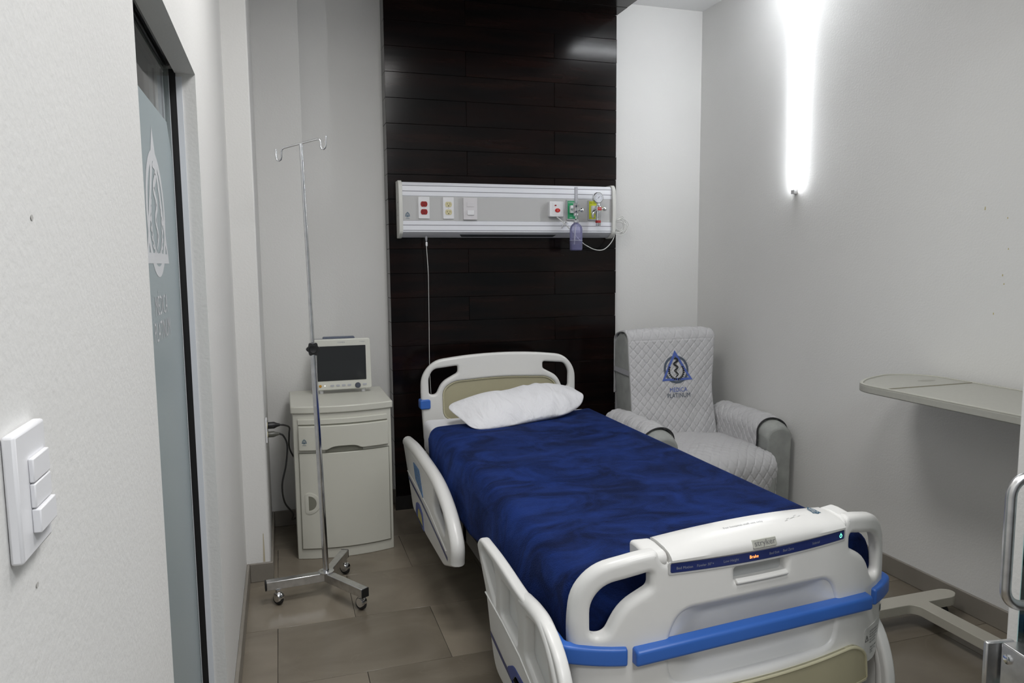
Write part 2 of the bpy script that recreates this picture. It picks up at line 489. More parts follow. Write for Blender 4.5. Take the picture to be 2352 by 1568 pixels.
# floor: slab (grout) and individual tiles in running bond
fl = struct(B().box(-1.6, 3.2, -1.2, 5.0, -0.06, -0.0025).build('floor', mat('grout', (0.04, 0.034, 0.028), 0.8)))
TW, TD = 0.648, 0.452
row = 0
y0 = 2.665 - TD*7
while y0 < 4.6:
    k = round((y0-2.665)/TD)
    off = -0.065 if k % 2 == 0 else 0.257
    x = off - TW*2
    while x < XR:
        a, b_ = max(x, -0.9), min(x+TW, XR)
        if b_ - a > 0.02:
            B().box(a+0.0009, b_-0.0009, y0+0.0009, min(y0+TD, YB)-0.0009, -0.012, 0.0).build('tile', TILE, fl, bevel=0.0008, seg=1)
        x += TW
    y0 += TD

# left wall with the opening of the sliding glass door
JN, JF, HD = 1.345, 2.325, 2.062
b = B()
b.box(-0.36, XL, -1.2, JN, 0, H)                      # near pier
b.box(-0.36, XL, JF, 3.64, 0, H)                      # far pier
b.box(-0.258, XL, JN, JF, HD, H)                      # above the opening, room side leaf
b.box(-0.36, -0.290, JN, JF, HD, H)
struct(b.build('wall_left', PAINT))
struct(B().box(XL-0.02, -0.095, 3.64, 4.405, 0, H).build('wall_pillar', PAINT, bevel=0.006))
struct(B().box(-0.36, 0.155, 4.405, 4.80, 0, H).build('wall_back_left', PAINT, bevel=0.004))
struct(B().box(0.155, 0.70, YB, 4.80, 0, H).build('wall_back', PAINT))
struct(B().box(2.05, 3.0, 4.515, 4.80, 0, H).build('wall_back_right', PAINT))
struct(B().box(XR, 3.0, 0.9, 4.6, 0, H).build('wall_right', PAINT))
struct(B().box(1.502, 1.60, 1.02, 1.15, 0, H).build('trim_1', PAINT, bevel=0.003))
win = struct(B().box(1.60, XR, 1.08, 1.09, 0.06, 2.6).build('window_1', CLEAR))
B().box(1.60, XR, 1.06, 1.11, 2.6, H).build('transom', PAINT, win)
B().box(1.60, XR, 1.06, 1.11, 0.0, 0.06).build('sill', PAINT, win)
struct(B().box(-1.6, 3.0, -1.2, 4.8, H, H+0.08).build('ceiling', CEIL))
struct(B().box(-1.60, -1.55, 0.6, 3.2, 0, H).box(-1.6, -0.36, 0.55, 0.6, 0, H).box(-1.6, -0.36, 3.2, 3.25, 0, H).build('wall_side_room', PAINT))

# small stains on the paint
def mark(parent, name, m, pts): B().add(pts, [tuple(range(len(pts)))]).build(name, m, parent)
WO = bpy.data.objects
DIRT = mat('wall_dirt', (0.47, 0.46, 0.44), 0.8); RUST = mat('wall_rust_stain', (0.50, 0.45, 0.33), 0.8)
for (yy, zz, a) in ((0.748, 1.564, 0.0028), (0.687, 1.255, 0.0025)):
    mark(WO['wall_left'], 'wall_mark', DIRT, [(XL+0.0006, yy+a*cos(t*pi/3)*1.4, zz+a*sin(t*pi/3)) for t in range(6)])
mark(WO['wall_pillar'], 'wall_mark', RUST, [(-0.130, 3.6394, 0.093), (-0.120, 3.6394, 0.093), (-0.1225, 3.6394, 0.235), (-0.126, 3.6394, 0.235)])
for (yy, zz, h_) in ((2.338, 1.728, 0.007), (2.243, 1.455, 0.004), (2.273, 1.298, 0.004), (2.236, 1.683, 0.003), (2.225, 1.56, 0.003), (2.235, 1.42, 0.003)):
    mark(WO['wall_right'], 'wall_mark', mat('wall_yellow_speck', (0.52, 0.44, 0.20), 0.8), [(XR-0.0006, yy-0.0025, zz-h_), (XR-0.0006, yy+0.0025, zz-h_), (XR-0.0006, yy+0.0015, zz+h_), (XR-0.0006, yy-0.0015, zz+h_)])

# skirting
def skirt(n, *boxes):
    b = B()
    for q in boxes: b.box(*q)
    return struct(b.build(n, SKIRT, bevel=0.003))
skirt('baseboard_left', (XL, XL+0.014, JF, 3.64, 0, 0.092), (-0.245, XL+0.014, JF-0.014, JF, 0, 0.092))
skirt('baseboard_pillar', (XL+0.014, -0.083, 3.626, 3.64, 0, 0.092), (-0.095, -0.083, 3.64, 4.405, 0, 0.092))
skirt('baseboard_back_left', (-0.083, 0.169, 4.391, 4.405, 0, 0.092), (0.155, 0.169, 4.405, YB, 0, 0.092), (0.169, 0.64, YB-0.014, YB, 0, 0.092))
skirt('baseboard_back_right', (2.14, XR-0.014, 4.501, 4.515, 0, 0.09))
skirt('baseboard_right', (XR-0.014, XR, 1.15, 4.515, 0, 0.09))

# dark plank cladding behind the bed and its canopy
PX0, PX1, PY, PZ = 0.638, 2.130, 4.465, 3.092
clad = struct(B().box(PX0+0.004, PX1-0.002, PY+0.012, YB, 0, H).build('wall_cladding', mat('cladding_core', (0.004, 0.0035, 0.0035), 0.6)))
rh = 0.1478
zt = PZ
i = 0
while zt > 0.02:
    zb = max(zt-rh, 0.0)
    xj = 1.127 if i % 2 == 0 else 1.70
    for (a, c) in ((PX0, xj), (xj, PX1)):
        pr = random.uniform(-0.0010, 0.0010)
        ya = PY+pr
        xs = a-(0.0 if a > PX0 else random.uniform(0, 0.001))
        if a == PX0:
            B().box(xs, c-0.0009, ya, YB-0.002, zb+0.0008, zt-0.0008).build('plank', WOOD, clad, bevel=0.0010, seg=1)
        else:
            B().box(xs+0.0009, c+random.uniform(-0.002, 0.002), ya, PY+0.014, zb+0.0008, zt-0.0008).build('plank', WOOD, clad, bevel=0.0010, seg=1)
    zt -= rh; i += 1
struct(B().box(PX0-0.004, PX1+0.002, PY-0.014, PY-0.003, 0, 0.085).build('baseboard_cladding', DARK_SKIRT))
can = struct(B().box(PX0, PX1-0.002, 2.9, PY-0.004, PZ+0.012, H).build('ceiling_canopy', mat('cladding_core', (0, 0, 0))))
y = PY-0.004; i = 0
while y > 2.92:
    yb = max(y-rh, 2.9)
    xj = 1.127 if i % 2 else 1.70
    for (a, c) in ((PX0, xj), (xj, PX1)):
        B().box(a+0.001, c-0.001, yb+0.0011, y-0.0011, PZ+random.uniform(-0.0012, 0.0012), PZ+0.02).build('plank', WOOD, can, bevel=0.0010, seg=1)
    y = yb; i += 1

# sliding frosted glass door in the left wall
gx = -0.277
d1 = struct(B().box(-0.264, -0.258, JN, JF-0.001, HD+0.012, HD+0.06).build('door_1', mat('door_track_metal', (0.16, 0.16, 0.165), 0.35, 0.6)))
B().box(gx-0.005, gx+0.005, 0.7, JF-0.03, 0.03, HD+0.03).build('glass_pane', CLEAR, d1)
fo = [(0.72, 0.05), (2.17, 0.05), (2.262, 0.24), (2.272, 1.82), (2.20, 1.905), (0.72, 1.905)]
B().prism(fo, gx+0.0054, gx+0.0062, lambda u, v, w: (w, u, v)).build('frosted_film', FILM, d1)
b = B().tube([(gx, JN, HD+0.03), (gx, JF, HD+0.03)], 0.012, 8)
b.box(gx-0.016, gx+0.016, JN, JF, HD+0.04, HD+0.06)
b.build('track_rail', mat('track_grey', (0.10, 0.10, 0.10), 0.35, 0.5), d1)
b = B().box(-0.256, -0.2405, JF-0.006, JF+0.002, 0.10, HD-0.01); b.box(-0.33, -0.2735, JF-0.006, JF+0.002, 0.10, HD-0.01)
b.build('jamb_strip', mat('white_jamb_strip', (0.74, 0.77, 0.82), 0.4), d1)
B().box(-0.2735, -0.256, JF-0.004, JF+0.001, 0, HD+0.01).build('jamb_slot', BLACKP, d1)
B().box(-0.262, -0.25, JN, JF, 0.0, 0.012).build('floor_guide', STEEL, d1)
emblem(d1, lambda u, v: (gx+0.0066, 1.925+u*0.93, 1.643+v), 0.1475, (INKW,)*5, nrm=(1, 0, 0), step=0.00008)

# glass swing door at the right edge
gd = Vector((0.174, 0.985, 0)); gn = Vector((-0.985, 0.174, 0)); ge = Vector((1.336, 1.0, 0))
def G(s, n, z): return tuple(ge + gd*s + gn*n + Vector((0, 0, z)))
def gbox(b, s0, s1, n0, n1, z0, z1):
    return b.add([G(s, n, z) for z in (z0, z1) for n in (n0, n1) for s in (s0, s1)],
                 [(0, 2, 3, 1), (4, 5, 7, 6), (0, 1, 5, 4), (2, 6, 7, 3), (0, 4, 6, 2), (1, 3, 7, 5)])
d2 = struct(gbox(B(), -0.82, -0.0005, -0.010, 0.0, 0.012, 2.10).build('door_2', CLEAR))
gbox(B(), -0.0005, 0.0015, -0.010, 0.0, 0.012, 2.10).build('glass_edge', EDGEG, d2)
NH = 0.074; RH = 0.036
path = [(-0.004, 1.128), (NH-RH, 1.126)] + [(NH-RH+RH*sin(a), 1.090+RH*cos(a)) for a in [k*pi/2/6 for k in range(1, 7)]]
path += [(NH, 0.99)] + [(NH-RH+RH*cos(a), 0.916-RH*sin(a)) for a in [k*pi/2/6 for k in range(0, 7)]] + [(-0.004, 0.879)]
B().tube([G(-0.045, n, z) for n, z in path], 0.0095, 12).build('pull_handle', STEEL, d2, smooth=True)
lk = gbox(B(), -0.16, -0.002, -0.034, 0.036, 0.60, 0.785).build('lock_case', STEEL, d2, bevel=0.003)
gbox(B(), -0.002, 0.016, -0.02, 0.016, 0.69, 0.77).build('latch_bolt', CHROME, lk, bevel=0.003)
gbox(B(), 0.022, 0.032, -0.016, 0.045, 0.66, 0.772).build('strike_plate', STEEL, lk, bevel=0.003)
B().lathe([(0.009, 0), (0.009, 0.003), (0.005, 0.004)], G(-0.02, 0.036, 0.760), gn).build('screw', CHROME, lk, smooth=True)

# ================================================================== LED wall lamp
lamp = empty('wall_lamp', (XR, 3.512, 1.914), 'bright vertical white linear lamp on the right wall above the recliner', 'lamp')
B().rbox(XR-0.026, XR-0.010, 3.498, 3.526, 1.916, H-0.03, 0.004, 'z').build('light_tube', LED, lamp)
B().box(XR-0.010, XR-0.0005, 3.500, 3.524, 1.914, H-0.03).build('mounting_rail', WHITEP, lamp)
B().rbox(XR-0.026, XR-0.0005, 3.499, 3.525, 1.893, 1.916, 0.003, 'z').build('end_cap', mat('lamp_cap_grey', (0.55, 0.55, 0.56), 0.4), lamp)
lamp2 = empty('ceiling_lamp', (2.45, 3.512, H), 'white linear lamp running along the ceiling beside the dark canopy', 'lamp')
B().box(2.16, XR-0.004, 3.500, 3.524, H-0.048, H-0.034).build('light_tube', LED, lamp2)
B().box(2.16, XR-0.004, 3.508, 3.516, H-0.034, H-0.0005).build('mounting_rail', WHITEP, lamp2)

# ================================================================== light switch on the near wall
sw = empty('light_switch', (XL, 0.656, 1.34), 'white light switch with three rocker buttons on the near left wall', 'light switch')
B().box(XL+0.0003, XL+0.010, 0.630, 0.704, 1.293, 1.394).build('cover_plate', WHITEP, sw, bevel=0.0025)
for k in range(3):
    zc = 1.3605-0.0205*k
    pr = (0.004, 0.004, 0.0065)[k]
    B().box(XL+0.010, XL+0.010+pr, 0.655, 0.697, zc-0.0097, zc+0.0097).build('rocker', WHITEP, sw, bevel=0.001)

# ================================================================== BED
bed = empty('hospital_bed', (1.225, 2.9, 0), 'white hospital bed with blue bumpers and moulded head and foot boards', 'bed')
CX = 1.225
HY = 4.12
def HB(u, v, w): return (CX+u, HY - w + 0.10*u*u, v)
ho = rnd([(-0.462, 0.50), (0.462, 0.50), (0.476, 0.76), (0.474, 0.885), (0.40, 0.972), (0.20, 0.997), (0, 1.004), (-0.20, 0.997), (-0.40, 0.972), (-0.474, 0.885), (-0.476, 0.76)],
         [0.02, 0.02, 0.05, 0.075, 0.06, 0.1, 0.1, 0.1, 0.06, 0.075, 0.05])
def mir(p): return [(-u, v) for u, v in reversed(p)]
hh = rnd([(-0.260, 0.937), (-0.405, 0.922), (-0.432, 0.87), (-0.430, 0.773), (-0.388, 0.773), (-0.355, 0.845), (-0.260, 0.895)],
         [0.014, 0.035, 0.02, 0.018, 0.018, 0.06, 0.014])
ip = rnd([(-0.35, 0.62), (0.35, 0.62), (0.352, 0.80), (0.29, 0.845), (0, 0.862), (-0.29, 0.845), (-0.352, 0.80)], [0.06, 0.06, 0.05, 0.05, 0.2, 0.05, 0.05])
cuts = [x/20 for x in range(-10, 11)]
hb = plate(ho, [hh, mir(hh), ip], 0.042, 0.014, 3, cuts, HB).build('headboard', BEDW, bed, smooth=50)
ipb = rnd([(-0.356, 0.61), (0.356, 0.61), (0.358, 0.802), (0.294, 0.849), (0, 0.867), (-0.294, 0.849), (-0.358, 0.802)], [0.06, 0.06, 0.05, 0.05, 0.2, 0.05, 0.05])
plate(ipb, [], 0.016, 0.004, 1, cuts, HB).build('inset_panel', BEDC, hb)
plate(ip, [rnd([(u*0.975, (v-0.72)*0.965+0.72) for u, v in ip], 0)], 0.012, 0.004, 1, cuts, lambda u, v, w: HB(u, v, w+0.010)).build('inset_rim', mat('cream_rim', (0.55, 0.52, 0.36), 0.4), hb)
for sd in (-1, 1):
    B().rbox(CX+sd*0.455-0.03, CX+sd*0.455+0.03, HY-0.012, HY+0.055, 0.692, 0.748, 0.012).build('corner_bumper', BEDB, hb, bevel=0.006)

# footboard: curved in plan
def FY(u): return 1.675 + 0.04*u + 0.28*u*u + 1.2*max(0.0, abs(u)-0.40)**2
def FB(u, v, w): return (CX+0.015+u, FY(u) - w, v+0.022*u-0.004)
side = [(0.532, 0.33), (0.540, 0.58), (0.530, 0.672), (0.475, 0.742), (0.37, 0.766), (0.318, 0.772), (0.296, 0.736)]
fo = [(-0.44, 0.285), (0.44, 0.285)] + side + [(-u, v) for u, v in reversed(side)]
fo = rnd(fo, [0.02, 0.02, 0.05, 0.1, 0.06, 0.05, 0.04, 0.01, 0.01, 0.01, 0.01, 0.04, 0.05, 0.06, 0.1, 0.05])
fh = rnd([(-0.333, 0.716), (-0.455, 0.690), (-0.490, 0.640), (-0.490, 0.548), (-0.450, 0.548), (-0.412, 0.628), (-0.333, 0.672)],
         [0.012, 0.04, 0.03, 0.02, 0.02, 0.07, 0.012])
rec = rnd([(-0.275, 0.395), (0.275, 0.395), (0.285, 0.52), (0.25, 0.60), (0, 0.612), (-0.25, 0.60), (-0.285, 0.52)], [0.05, 0.05, 0.05, 0.06, 0.2, 0.06, 0.05], 6)
slot = rnd([(-0.090, 0.660), (0.080, 0.660), (0.080, 0.697), (-0.090, 0.697)], 0.009)
cuts = [x/25 for x in range(-14, 15)]
fb = plate(fo, [fh, mir(fh), rec, slot], 0.05, 0.018, 4, cuts, FB).build('footboard', BEDW, bed, smooth=50)
# dished recess
def dish(b, poly, depth, w0, rings=7, power=2.2):
    cu = sum(p[0] for p in poly)/len(poly); cv = sum(p[1] for p in poly)/len(poly); n = len(poly); vs = []
    for k in range(rings+1):
        s = 1.0 - 0.42*k/rings
        t = k/rings; dd = depth*(3*t*t-2*t**3)
        vs += [FB(cu+(u-cu)*s, cv+(v-cv)*s, w0-dd) for u, v in poly]
    fs = [(k*n+i, k*n+(i+1) % n, (k+1)*n+(i+1) % n, (k+1)*n+i) for k in range(rings) for i in range(n)]
    o = len(vs); vs.append(FB(cu, cv, w0-depth)); fs += [(rings*n+i, rings*n+(i+1) % n, o) for i in range(n)]
    return b.add(vs, fs)
big = [(u*1.035, (v-0.5)*1.09+0.5) for u, v in rec]
dish(B(), big, 0.040, 0.0165).build('recess', BEDW, fb, smooth=60)
plate(rnd([(-0.094, 0.655), (0.084, 0.655), (0.084, 0.70), (-0.094, 0.70)], 0.008), [], 0.01, 0.002, 1, cuts, lambda u, v, w: FB(u, v, w-0.012)).build('grip_slot', mat('grip_fill_grey', (0.46, 0.47, 0.47), 0.5), fb)  # grey-white fill plate set behind the slot opening
B().prism([(0.017, 0.652), (0.032, 0.654), (0.032, 0.662), (0.017, 0.667)], -0.088, 0.082, lambda w, v, u: FB(u, v, w), 8).build('grip_lip', BEDW, fb, bevel=0.003)
# control cap
prof = [(0.026, 0.738), (0.033, 0.745), (0.034, 0.757), (0.028, 0.772), (0.014, 0.788), (-0.012, 0.800), (-0.050, 0.806), (-0.082, 0.804), (-0.090, 0.796), (-0.090, 0.70), (0.0, 0.70)]
def cap_z(u, v):
    t = (u-0.007)/0.292
    return v if v < 0.738 else 0.738 + (v-0.738)*(0.50+0.34*(1-t*t))
def cap_map(w, v, u): return FB(u, cap_z(u, v), w)
B().prism(prof, -0.283, 0.298, cap_map, 20).build('control_cap', BEDW, fb, smooth=35)
for s0, s1 in ((-0.345, -0.287), (0.302, 0.36)):
    pr = [(0.020, 0.735), (0.024, 0.752), (0.010, 0.767), (-0.05, 0.772), (-0.086, 0.770), (-0.090, 0.758), (-0.088, 0.72), (0.0, 0.72)]
    B().prism(pr, s0, s1, lambda w, v, u: FB(u, v, w), 4).build('cap_shoulder', BEDW, fb, bevel=0.018, seg=4)
    # the strip under the cap
st = rnd([(-0.284, 0.7115), (0.299, 0.7115), (0.299, 0.7375), (-0.284, 0.7375)], 0.005)
plate(st, [], 0.006, 0.0015, 1, cuts, lambda u, v, w: FB(u, v, w+0.0255)).build('status_strip', NAVY, fb)
plate(rnd([(-0.290, 0.7055), (0.305, 0.7055), (0.305, 0.742), (-0.290, 0.742)], 0.008), [st], 0.004, 0.001, 1, cuts, lambda u, v, w: FB(u, v, w+0.0255)).build('strip_rim', mat('strip_rim_grey', (0.52, 0.52, 0.52), 0.5), fb)
def FBt(w0): return lambda u, v: FB(u, v, w0)
for word, u, v in (('Bed Motion', -0.245, 0.7235), ('Fowler 30\u00b0+', -0.185, 0.7240), ('Low Height', -0.108, 0.7245), ('Bed Exit', 0.031, 0.7245), ('Bed Zero', 0.080, 0.7245), ('Siderail', 0.182, 0.7245)):
    text(B(), word, 0.0105, FBt(0.0290), sx=0.95, off=(u, v)).build('lettering', INKGREY, fb)
text(B(), 'Brake', 0.0125, FBt(0.0290), off=(-0.036, 0.7245)).build('brake_light', ORANGE, fb)
b = B(); n = 16
b.add([FB(0.283+0.0045*r*cos(2*pi*k/n), 0.7235+0.0045*r*sin(2*pi*k/n), 0.029) for r in (1.25, 0.75) for k in range(n)], [(k, (k+1) % n, n+(k+1) % n, n+k) for k in range(n)])
b.add([FB(0.283+q, 0.7235+z, 0.0292) for q, z in ((-0.001, 0.003), (0.001, 0.003), (0.001, 0.009), (-0.001, 0.009))], [(0, 1, 2, 3)])
b.build('power_light', GREENLED, fb)
bp = plate(rnd([(-0.044, 0.750), (0.032, 0.750), (0.032, 0.774), (-0.044, 0.774)], 0.002), [], 0.005, 0.001, 1, (), lambda u, v, w: FB(u, cap_z(u, v+0.004), 0.0345+w-(v-0.757)*0.42)).build('badge', mat('badge_silver', (0.50, 0.50, 0.45), 0.35, 0.3), fb)
text(B(), 'stryker', 0.0225, lambda u, v: FB(u, cap_z(u, v+0.004), 0.0375-(v-0.757)*0.42), sx=1.05, off=(-0.006, 0.7635)).build('lettering', mat('badge_grey_ink', (0.16, 0.16, 0.16), 0.5), bp)
def captop(u, v):   # v: 0 front .. 0.09 back over the top of the cap
    return FB(u, cap_z(u, 0.8015 + (v-0.028)*0.14) + 0.0008, -v+0.008)
text(B(), 'For hospital staff use only', 0.0125, captop, off=(-0.03, 0.040)).build('lettering', mat('faint_grey_ink', (0.30, 0.30, 0.31), 0.5), fb)
emblem(fb, lambda u, v: captop(0.245+u, 0.060+v*1.6), 0.014, (INKT,)*5, words=False, detail=False, nrm=(0, 0, 1))
b = B()
for k in range(6):
    u = 0.10+0.012*k; v = 0.03+random.uniform(-0.01, 0.012)
    b.add([captop(u, v), captop(u+0.012, v+0.003), captop(u+0.012, v+0.005), captop(u, v+0.0014)], [(0, 1, 2, 3)])
b.build('scuff_mark', mat('scuff_grey', (0.42, 0.42, 0.41), 0.6), fb)
# bumpers
def bump_prof(z0, z1, w0, w1, r=0.010):
    return rnd([(w0, z0), (w1, z0+0.004), (w1, z1-0.004), (w0, z1)], [0, r, r, 0])
def BM(u): return FY(u)-0.012*(1-(u/0.41)**2 if abs(u) < 0.41 else 0)
def BZ(u): return 0.028*(1-(u/0.41)**2)
B().prism(bump_prof(0.468, 0.518, 0.015, 0.052), -0.385, 0.418, lambda w, v, u: (CX+0.015+u, 1.678+0.04*u+0.25*u*u-w, v+BZ(u)+0.026*u-0.005), 18).build('bumper', BEDB, fb, bevel=0.006, seg=3)
for sd in (-1, 1):
    prof2 = bump_prof(-0.028, 0.028, 0.010, 0.038, 0.008)
    u0 = 0.396 if sd < 0 else 0.440
    pts = []; nv = []
    for k in range(9):
        u = u0 + (0.530-u0)*k/8
        sl = (FY(sd*u+0.001)-FY(sd*u-0.001))/0.002
        nn = Vector((sl, -1, 0)).normalized()
        pts.append((sd*u, FY(sd*u), 0.487)); nv.append((nn.x, nn.y))
    a0 = atan2(abs(nv[-1][0]), -nv[-1][1]); yc = pts[-1][1]; R_ = 0.012
    cxx, cyy = 0.530 - R_*sin(a0), yc + R_*cos(a0)
    for k in range(1, 7):
        a = a0 + (pi/2-a0)*k/6
        pts.append((sd*(cxx+R_*sin(a)), cyy-R_*cos(a), 0.487)); nv.append((sd*sin(a), -cos(a)))
    for k in range(1, 3):
        pts.append((pts[-1][0], cyy+0.03*k, 0.487)); nv.append((sd, 0))
    n = len(prof2); vs = []; fs = []
    for (pu, py, pz), (nx, ny) in zip(pts, nv):
        rise = 0.006*max(0, (abs(pu)-0.376)/0.15)
        vs += [(CX+0.015+pu+nx*w, py+ny*w, pz+v+rise+0.016*pu) for w, v in prof2]
    m = len(pts)
    for k in range(m-1):
        fs += [(k*n+i, k*n+(i+1) % n, (k+1)*n+(i+1) % n, (k+1)*n+i) for i in range(n)]
    fs += [tuple(range(n-1, -1, -1)), tuple(range((m-1)*n, m*n))]
    B().add(vs, fs).build('corner_bumper', BEDB, fb, bevel=0.005, seg=2)
# cream lower panel with a rim
yo = rnd([(-0.43, 0.245), (0.43, 0.245), (0.418, 0.335), (0.36, 0.372), (-0.36, 0.372), (-0.418, 0.335)], [0.01, 0.01, 0.03, 0.03, 0.03, 0.03])
plate(yo, [], 0.012, 0.003, 1, cuts, lambda u, v, w: FB(u, v, w+0.030)).build('lower_panel', BEDC, fb)
yi = rnd([(-0.424, 0.23), (0.424, 0.23), (0.41, 0.33), (0.353, 0.364), (-0.353, 0.364), (-0.41, 0.33)], [0.01, 0.01, 0.03, 0.03, 0.03, 0.03])
plate(yo, [[(u, max(v, 0.246)) for u, v in yi]], 0.018, 0.004, 1, cuts, lambda u, v, w: FB(u, v, w+0.031)).build('lower_panel_rim', MATS['cream_rim'], fb)
# caution label
cl = plate(rnd([(0.418, 0.285), (0.495, 0.285), (0.515, 0.40), (0.418, 0.395)], [0.03, 0.03, 0.006, 0.012]), [], 0.002, 0.0004, 1, cuts, lambda u, v, w: FB(u, v, w+0.0255)).build('caution_label', mat('label_white', (0.66, 0.66, 0.64), 0.4), fb)
b = B()
for k, s in enumerate(('CAUTION: Possible risk', 'with oxygen administer', 'When this bed used to', 'raise or lay flat the', 'oxygen apparatus')):
    text(b, s, 0.0085, FBt(0.0270), 'LEFT', 0.66, (0.446, 0.379-0.0085*k))
for k, s in enumerate(('Pump max weight', 'capacity 10 kg', '(22 lbs)')):
    text(b, s, 0.0085, FBt(0.0270), 'LEFT', 0.66, (0.452, 0.327-0.0085*k))
b.build('lettering', INKK, cl)
b = B()
tri = [(0.4215, 0.353), (0.4405, 0.353), (0.431, 0.374)]; tin = [(0.4245, 0.3548), (0.4375, 0.3548), (0.431, 0.3695)]
b.add([FB(u, v, 0.027) for u, v in tri+tin], [(0, 1, 4, 3), (1, 2, 5, 4), (2, 0, 3, 5)])
text(b, '!', 0.013, FBt(0.027), off=(0.431, 0.3612))
b.build('warning_triangle', INKK, cl)
B().add([FB(u, v, 0.0262) for u, v in ((0.515, 0.415), (0.527, 0.418), (0.527, 0.440), (0.515, 0.437))], [(0, 1, 2, 3)]).build('small_label', mat('label_grey', (0.22, 0.23, 0.24), 0.5), fb)

# side rails: profile in (y, z), outer face at x = xr
def side_rail(parent, sd, outline, holes, xr, tubes, groove, stripe, ctrl=None, grab=None, dy=0.0, dz=0.0):
    def mp(u, v, w): return (CX - sd*(CX-xr) - sd*w, u+dy, v+dz)
    r = plate(outline, holes, 0.036, 0.011, 3, (), mp).build('side_rail', BEDW, parent, smooth=50)
    if len(holes) == 3:
        for h in holes:
            cu = sum(p[0] for p in h)/len(h); cv = sum(p[1] for p in h)/len(h)
            plate([(cu+(u-cu)*1.12, cv+(v-cv)*1.15) for u, v in h], [], 0.005, 0.001, 1, (), lambda u, v, w: mp(u, v, w-0.0155)).build('pocket_back', BEDW, r)
    for p, rad in tubes:
        B().tube([mp(u, v, w) for u, v, w in p], rad, 14).build('grip_tube', BEDW, r, smooth=True)
    if groove:
        B().tube([mp(u, v, 0.0185) for u, v in groove], 0.003, 6).build('edge_bead', mat('rail_bead', (0.78, 0.78, 0.76), 0.3), r, smooth=True)
    b = B()
    for i in range(len(stripe)-1):
        (a, c), (d, e) = stripe[i], stripe[i+1]
        b.add([mp(a, c-0.0085, 0.0186), mp(d, e-0.0085, 0.0186), mp(d, e+0.0085, 0.0186), mp(a, c+0.0085, 0.0186)], [(0, 1, 2, 3)])
    b.build('navy_stripe', NAVY, r)
    if ctrl:
        plate(rnd(ctrl, 0.012), [], 0.006, 0.002, 1, (), lambda u, v, w: mp(u, v, w+0.018)).build('control_panel', mat('control_panel_blue', (0.05, 0.16, 0.36), 0.4, vary=(120, 0.45)), r)
    if grab:
        pk = plate(rnd(grab[0], 0.02), [rnd(grab[1], 0.016)], 0.006, 0.002, 1, (), lambda u, v, w: mp(u, v, w+0.017)).build('release_frame', mat('release_blue', (0.04, 0.07, 0.28), 0.4), r)
        plate(rnd(grab[1], 0.016), [], 0.004, 0.001, 1, (), lambda u, v, w: mp(u, v, w+0.016)).build('release_lever', mat('release_yellow', (0.42, 0.38, 0.12), 0.45), r)
    return r
XRAIL = 0.64
hr_out = rnd([(4.03, 0.535), (3.86, 0.372), (3.745, 0.245), (3.39, 0.224), (2.99, 0.232), (2.80, 0.30), (2.775, 0.39), (2.915, 0.50), (3.15, 0.565), (3.55, 0.582), (3.95, 0.575)],
             [0.03, 0.03, 0.03, 0.02, 0.02, 0.02, 0.04, 0.1, 0.15, 0.15, 0.02])
hr_hole = rnd([(3.19, 0.42), (2.96, 0.37), (2.935, 0.42), (3.03, 0.49), (3.18, 0.525)], 0.03)
hr_cut = rnd([(3.66, 0.26), (3.44, 0.235), (3.46, 0.30), (3.55, 0.325), (3.63, 0.31)], 0.03)
fr_out = rnd([(2.415, 0.545), (2.30, 0.42), (2.248, 0.29), (2.20, 0.20), (1.80, 0.18), (1.60, 0.19), (1.555, 0.25), (1.565, 0.40), (1.62, 0.52), (1.74, 0.585), (1.92, 0.568), (2.19, 0.585), (2.38, 0.582)],
             [0.02, 0.03, 0.04, 0.06, 0.05, 0.05, 0.05, 0.1, 0.1, 0.08, 0.08, 0.1, 0.03])
fr_holes = [rnd([(2.355, 0.535), (2.185, 0.41), (2.18, 0.50), (2.195, 0.55), (2.34, 0.56)], 0.018),
            rnd([(2.12, 0.535), (2.125, 0.42), (1.955, 0.40), (1.955, 0.49), (1.985, 0.535)], 0.018),
            rnd([(1.88, 0.53), (1.885, 0.41), (1.68, 0.33), (1.67, 0.40), (1.71, 0.50), (1.77, 0.55)], 0.018)]
def fr_tube(): return [([tuple(p) for p in spline([(1.94, 0.548, -0.004), (1.84, 0.560, -0.002), (1.75, 0.555, 0.0), (1.67, 0.505, 0.002), (1.61, 0.41, 0.002), (1.595, 0.29, 0.0)], 5)], 0.023)]
def hr_tube(): return [([tuple(p) for p in spline([(3.985, 0.545, -0.004), (3.75, 0.562, -0.004), (3.50, 0.562, -0.004), (3.16, 0.545, -0.004), (2.94, 0.485, -0.004), (2.815, 0.395, -0.004), (2.815, 0.310, -0.004)], 5)], 0.030)]
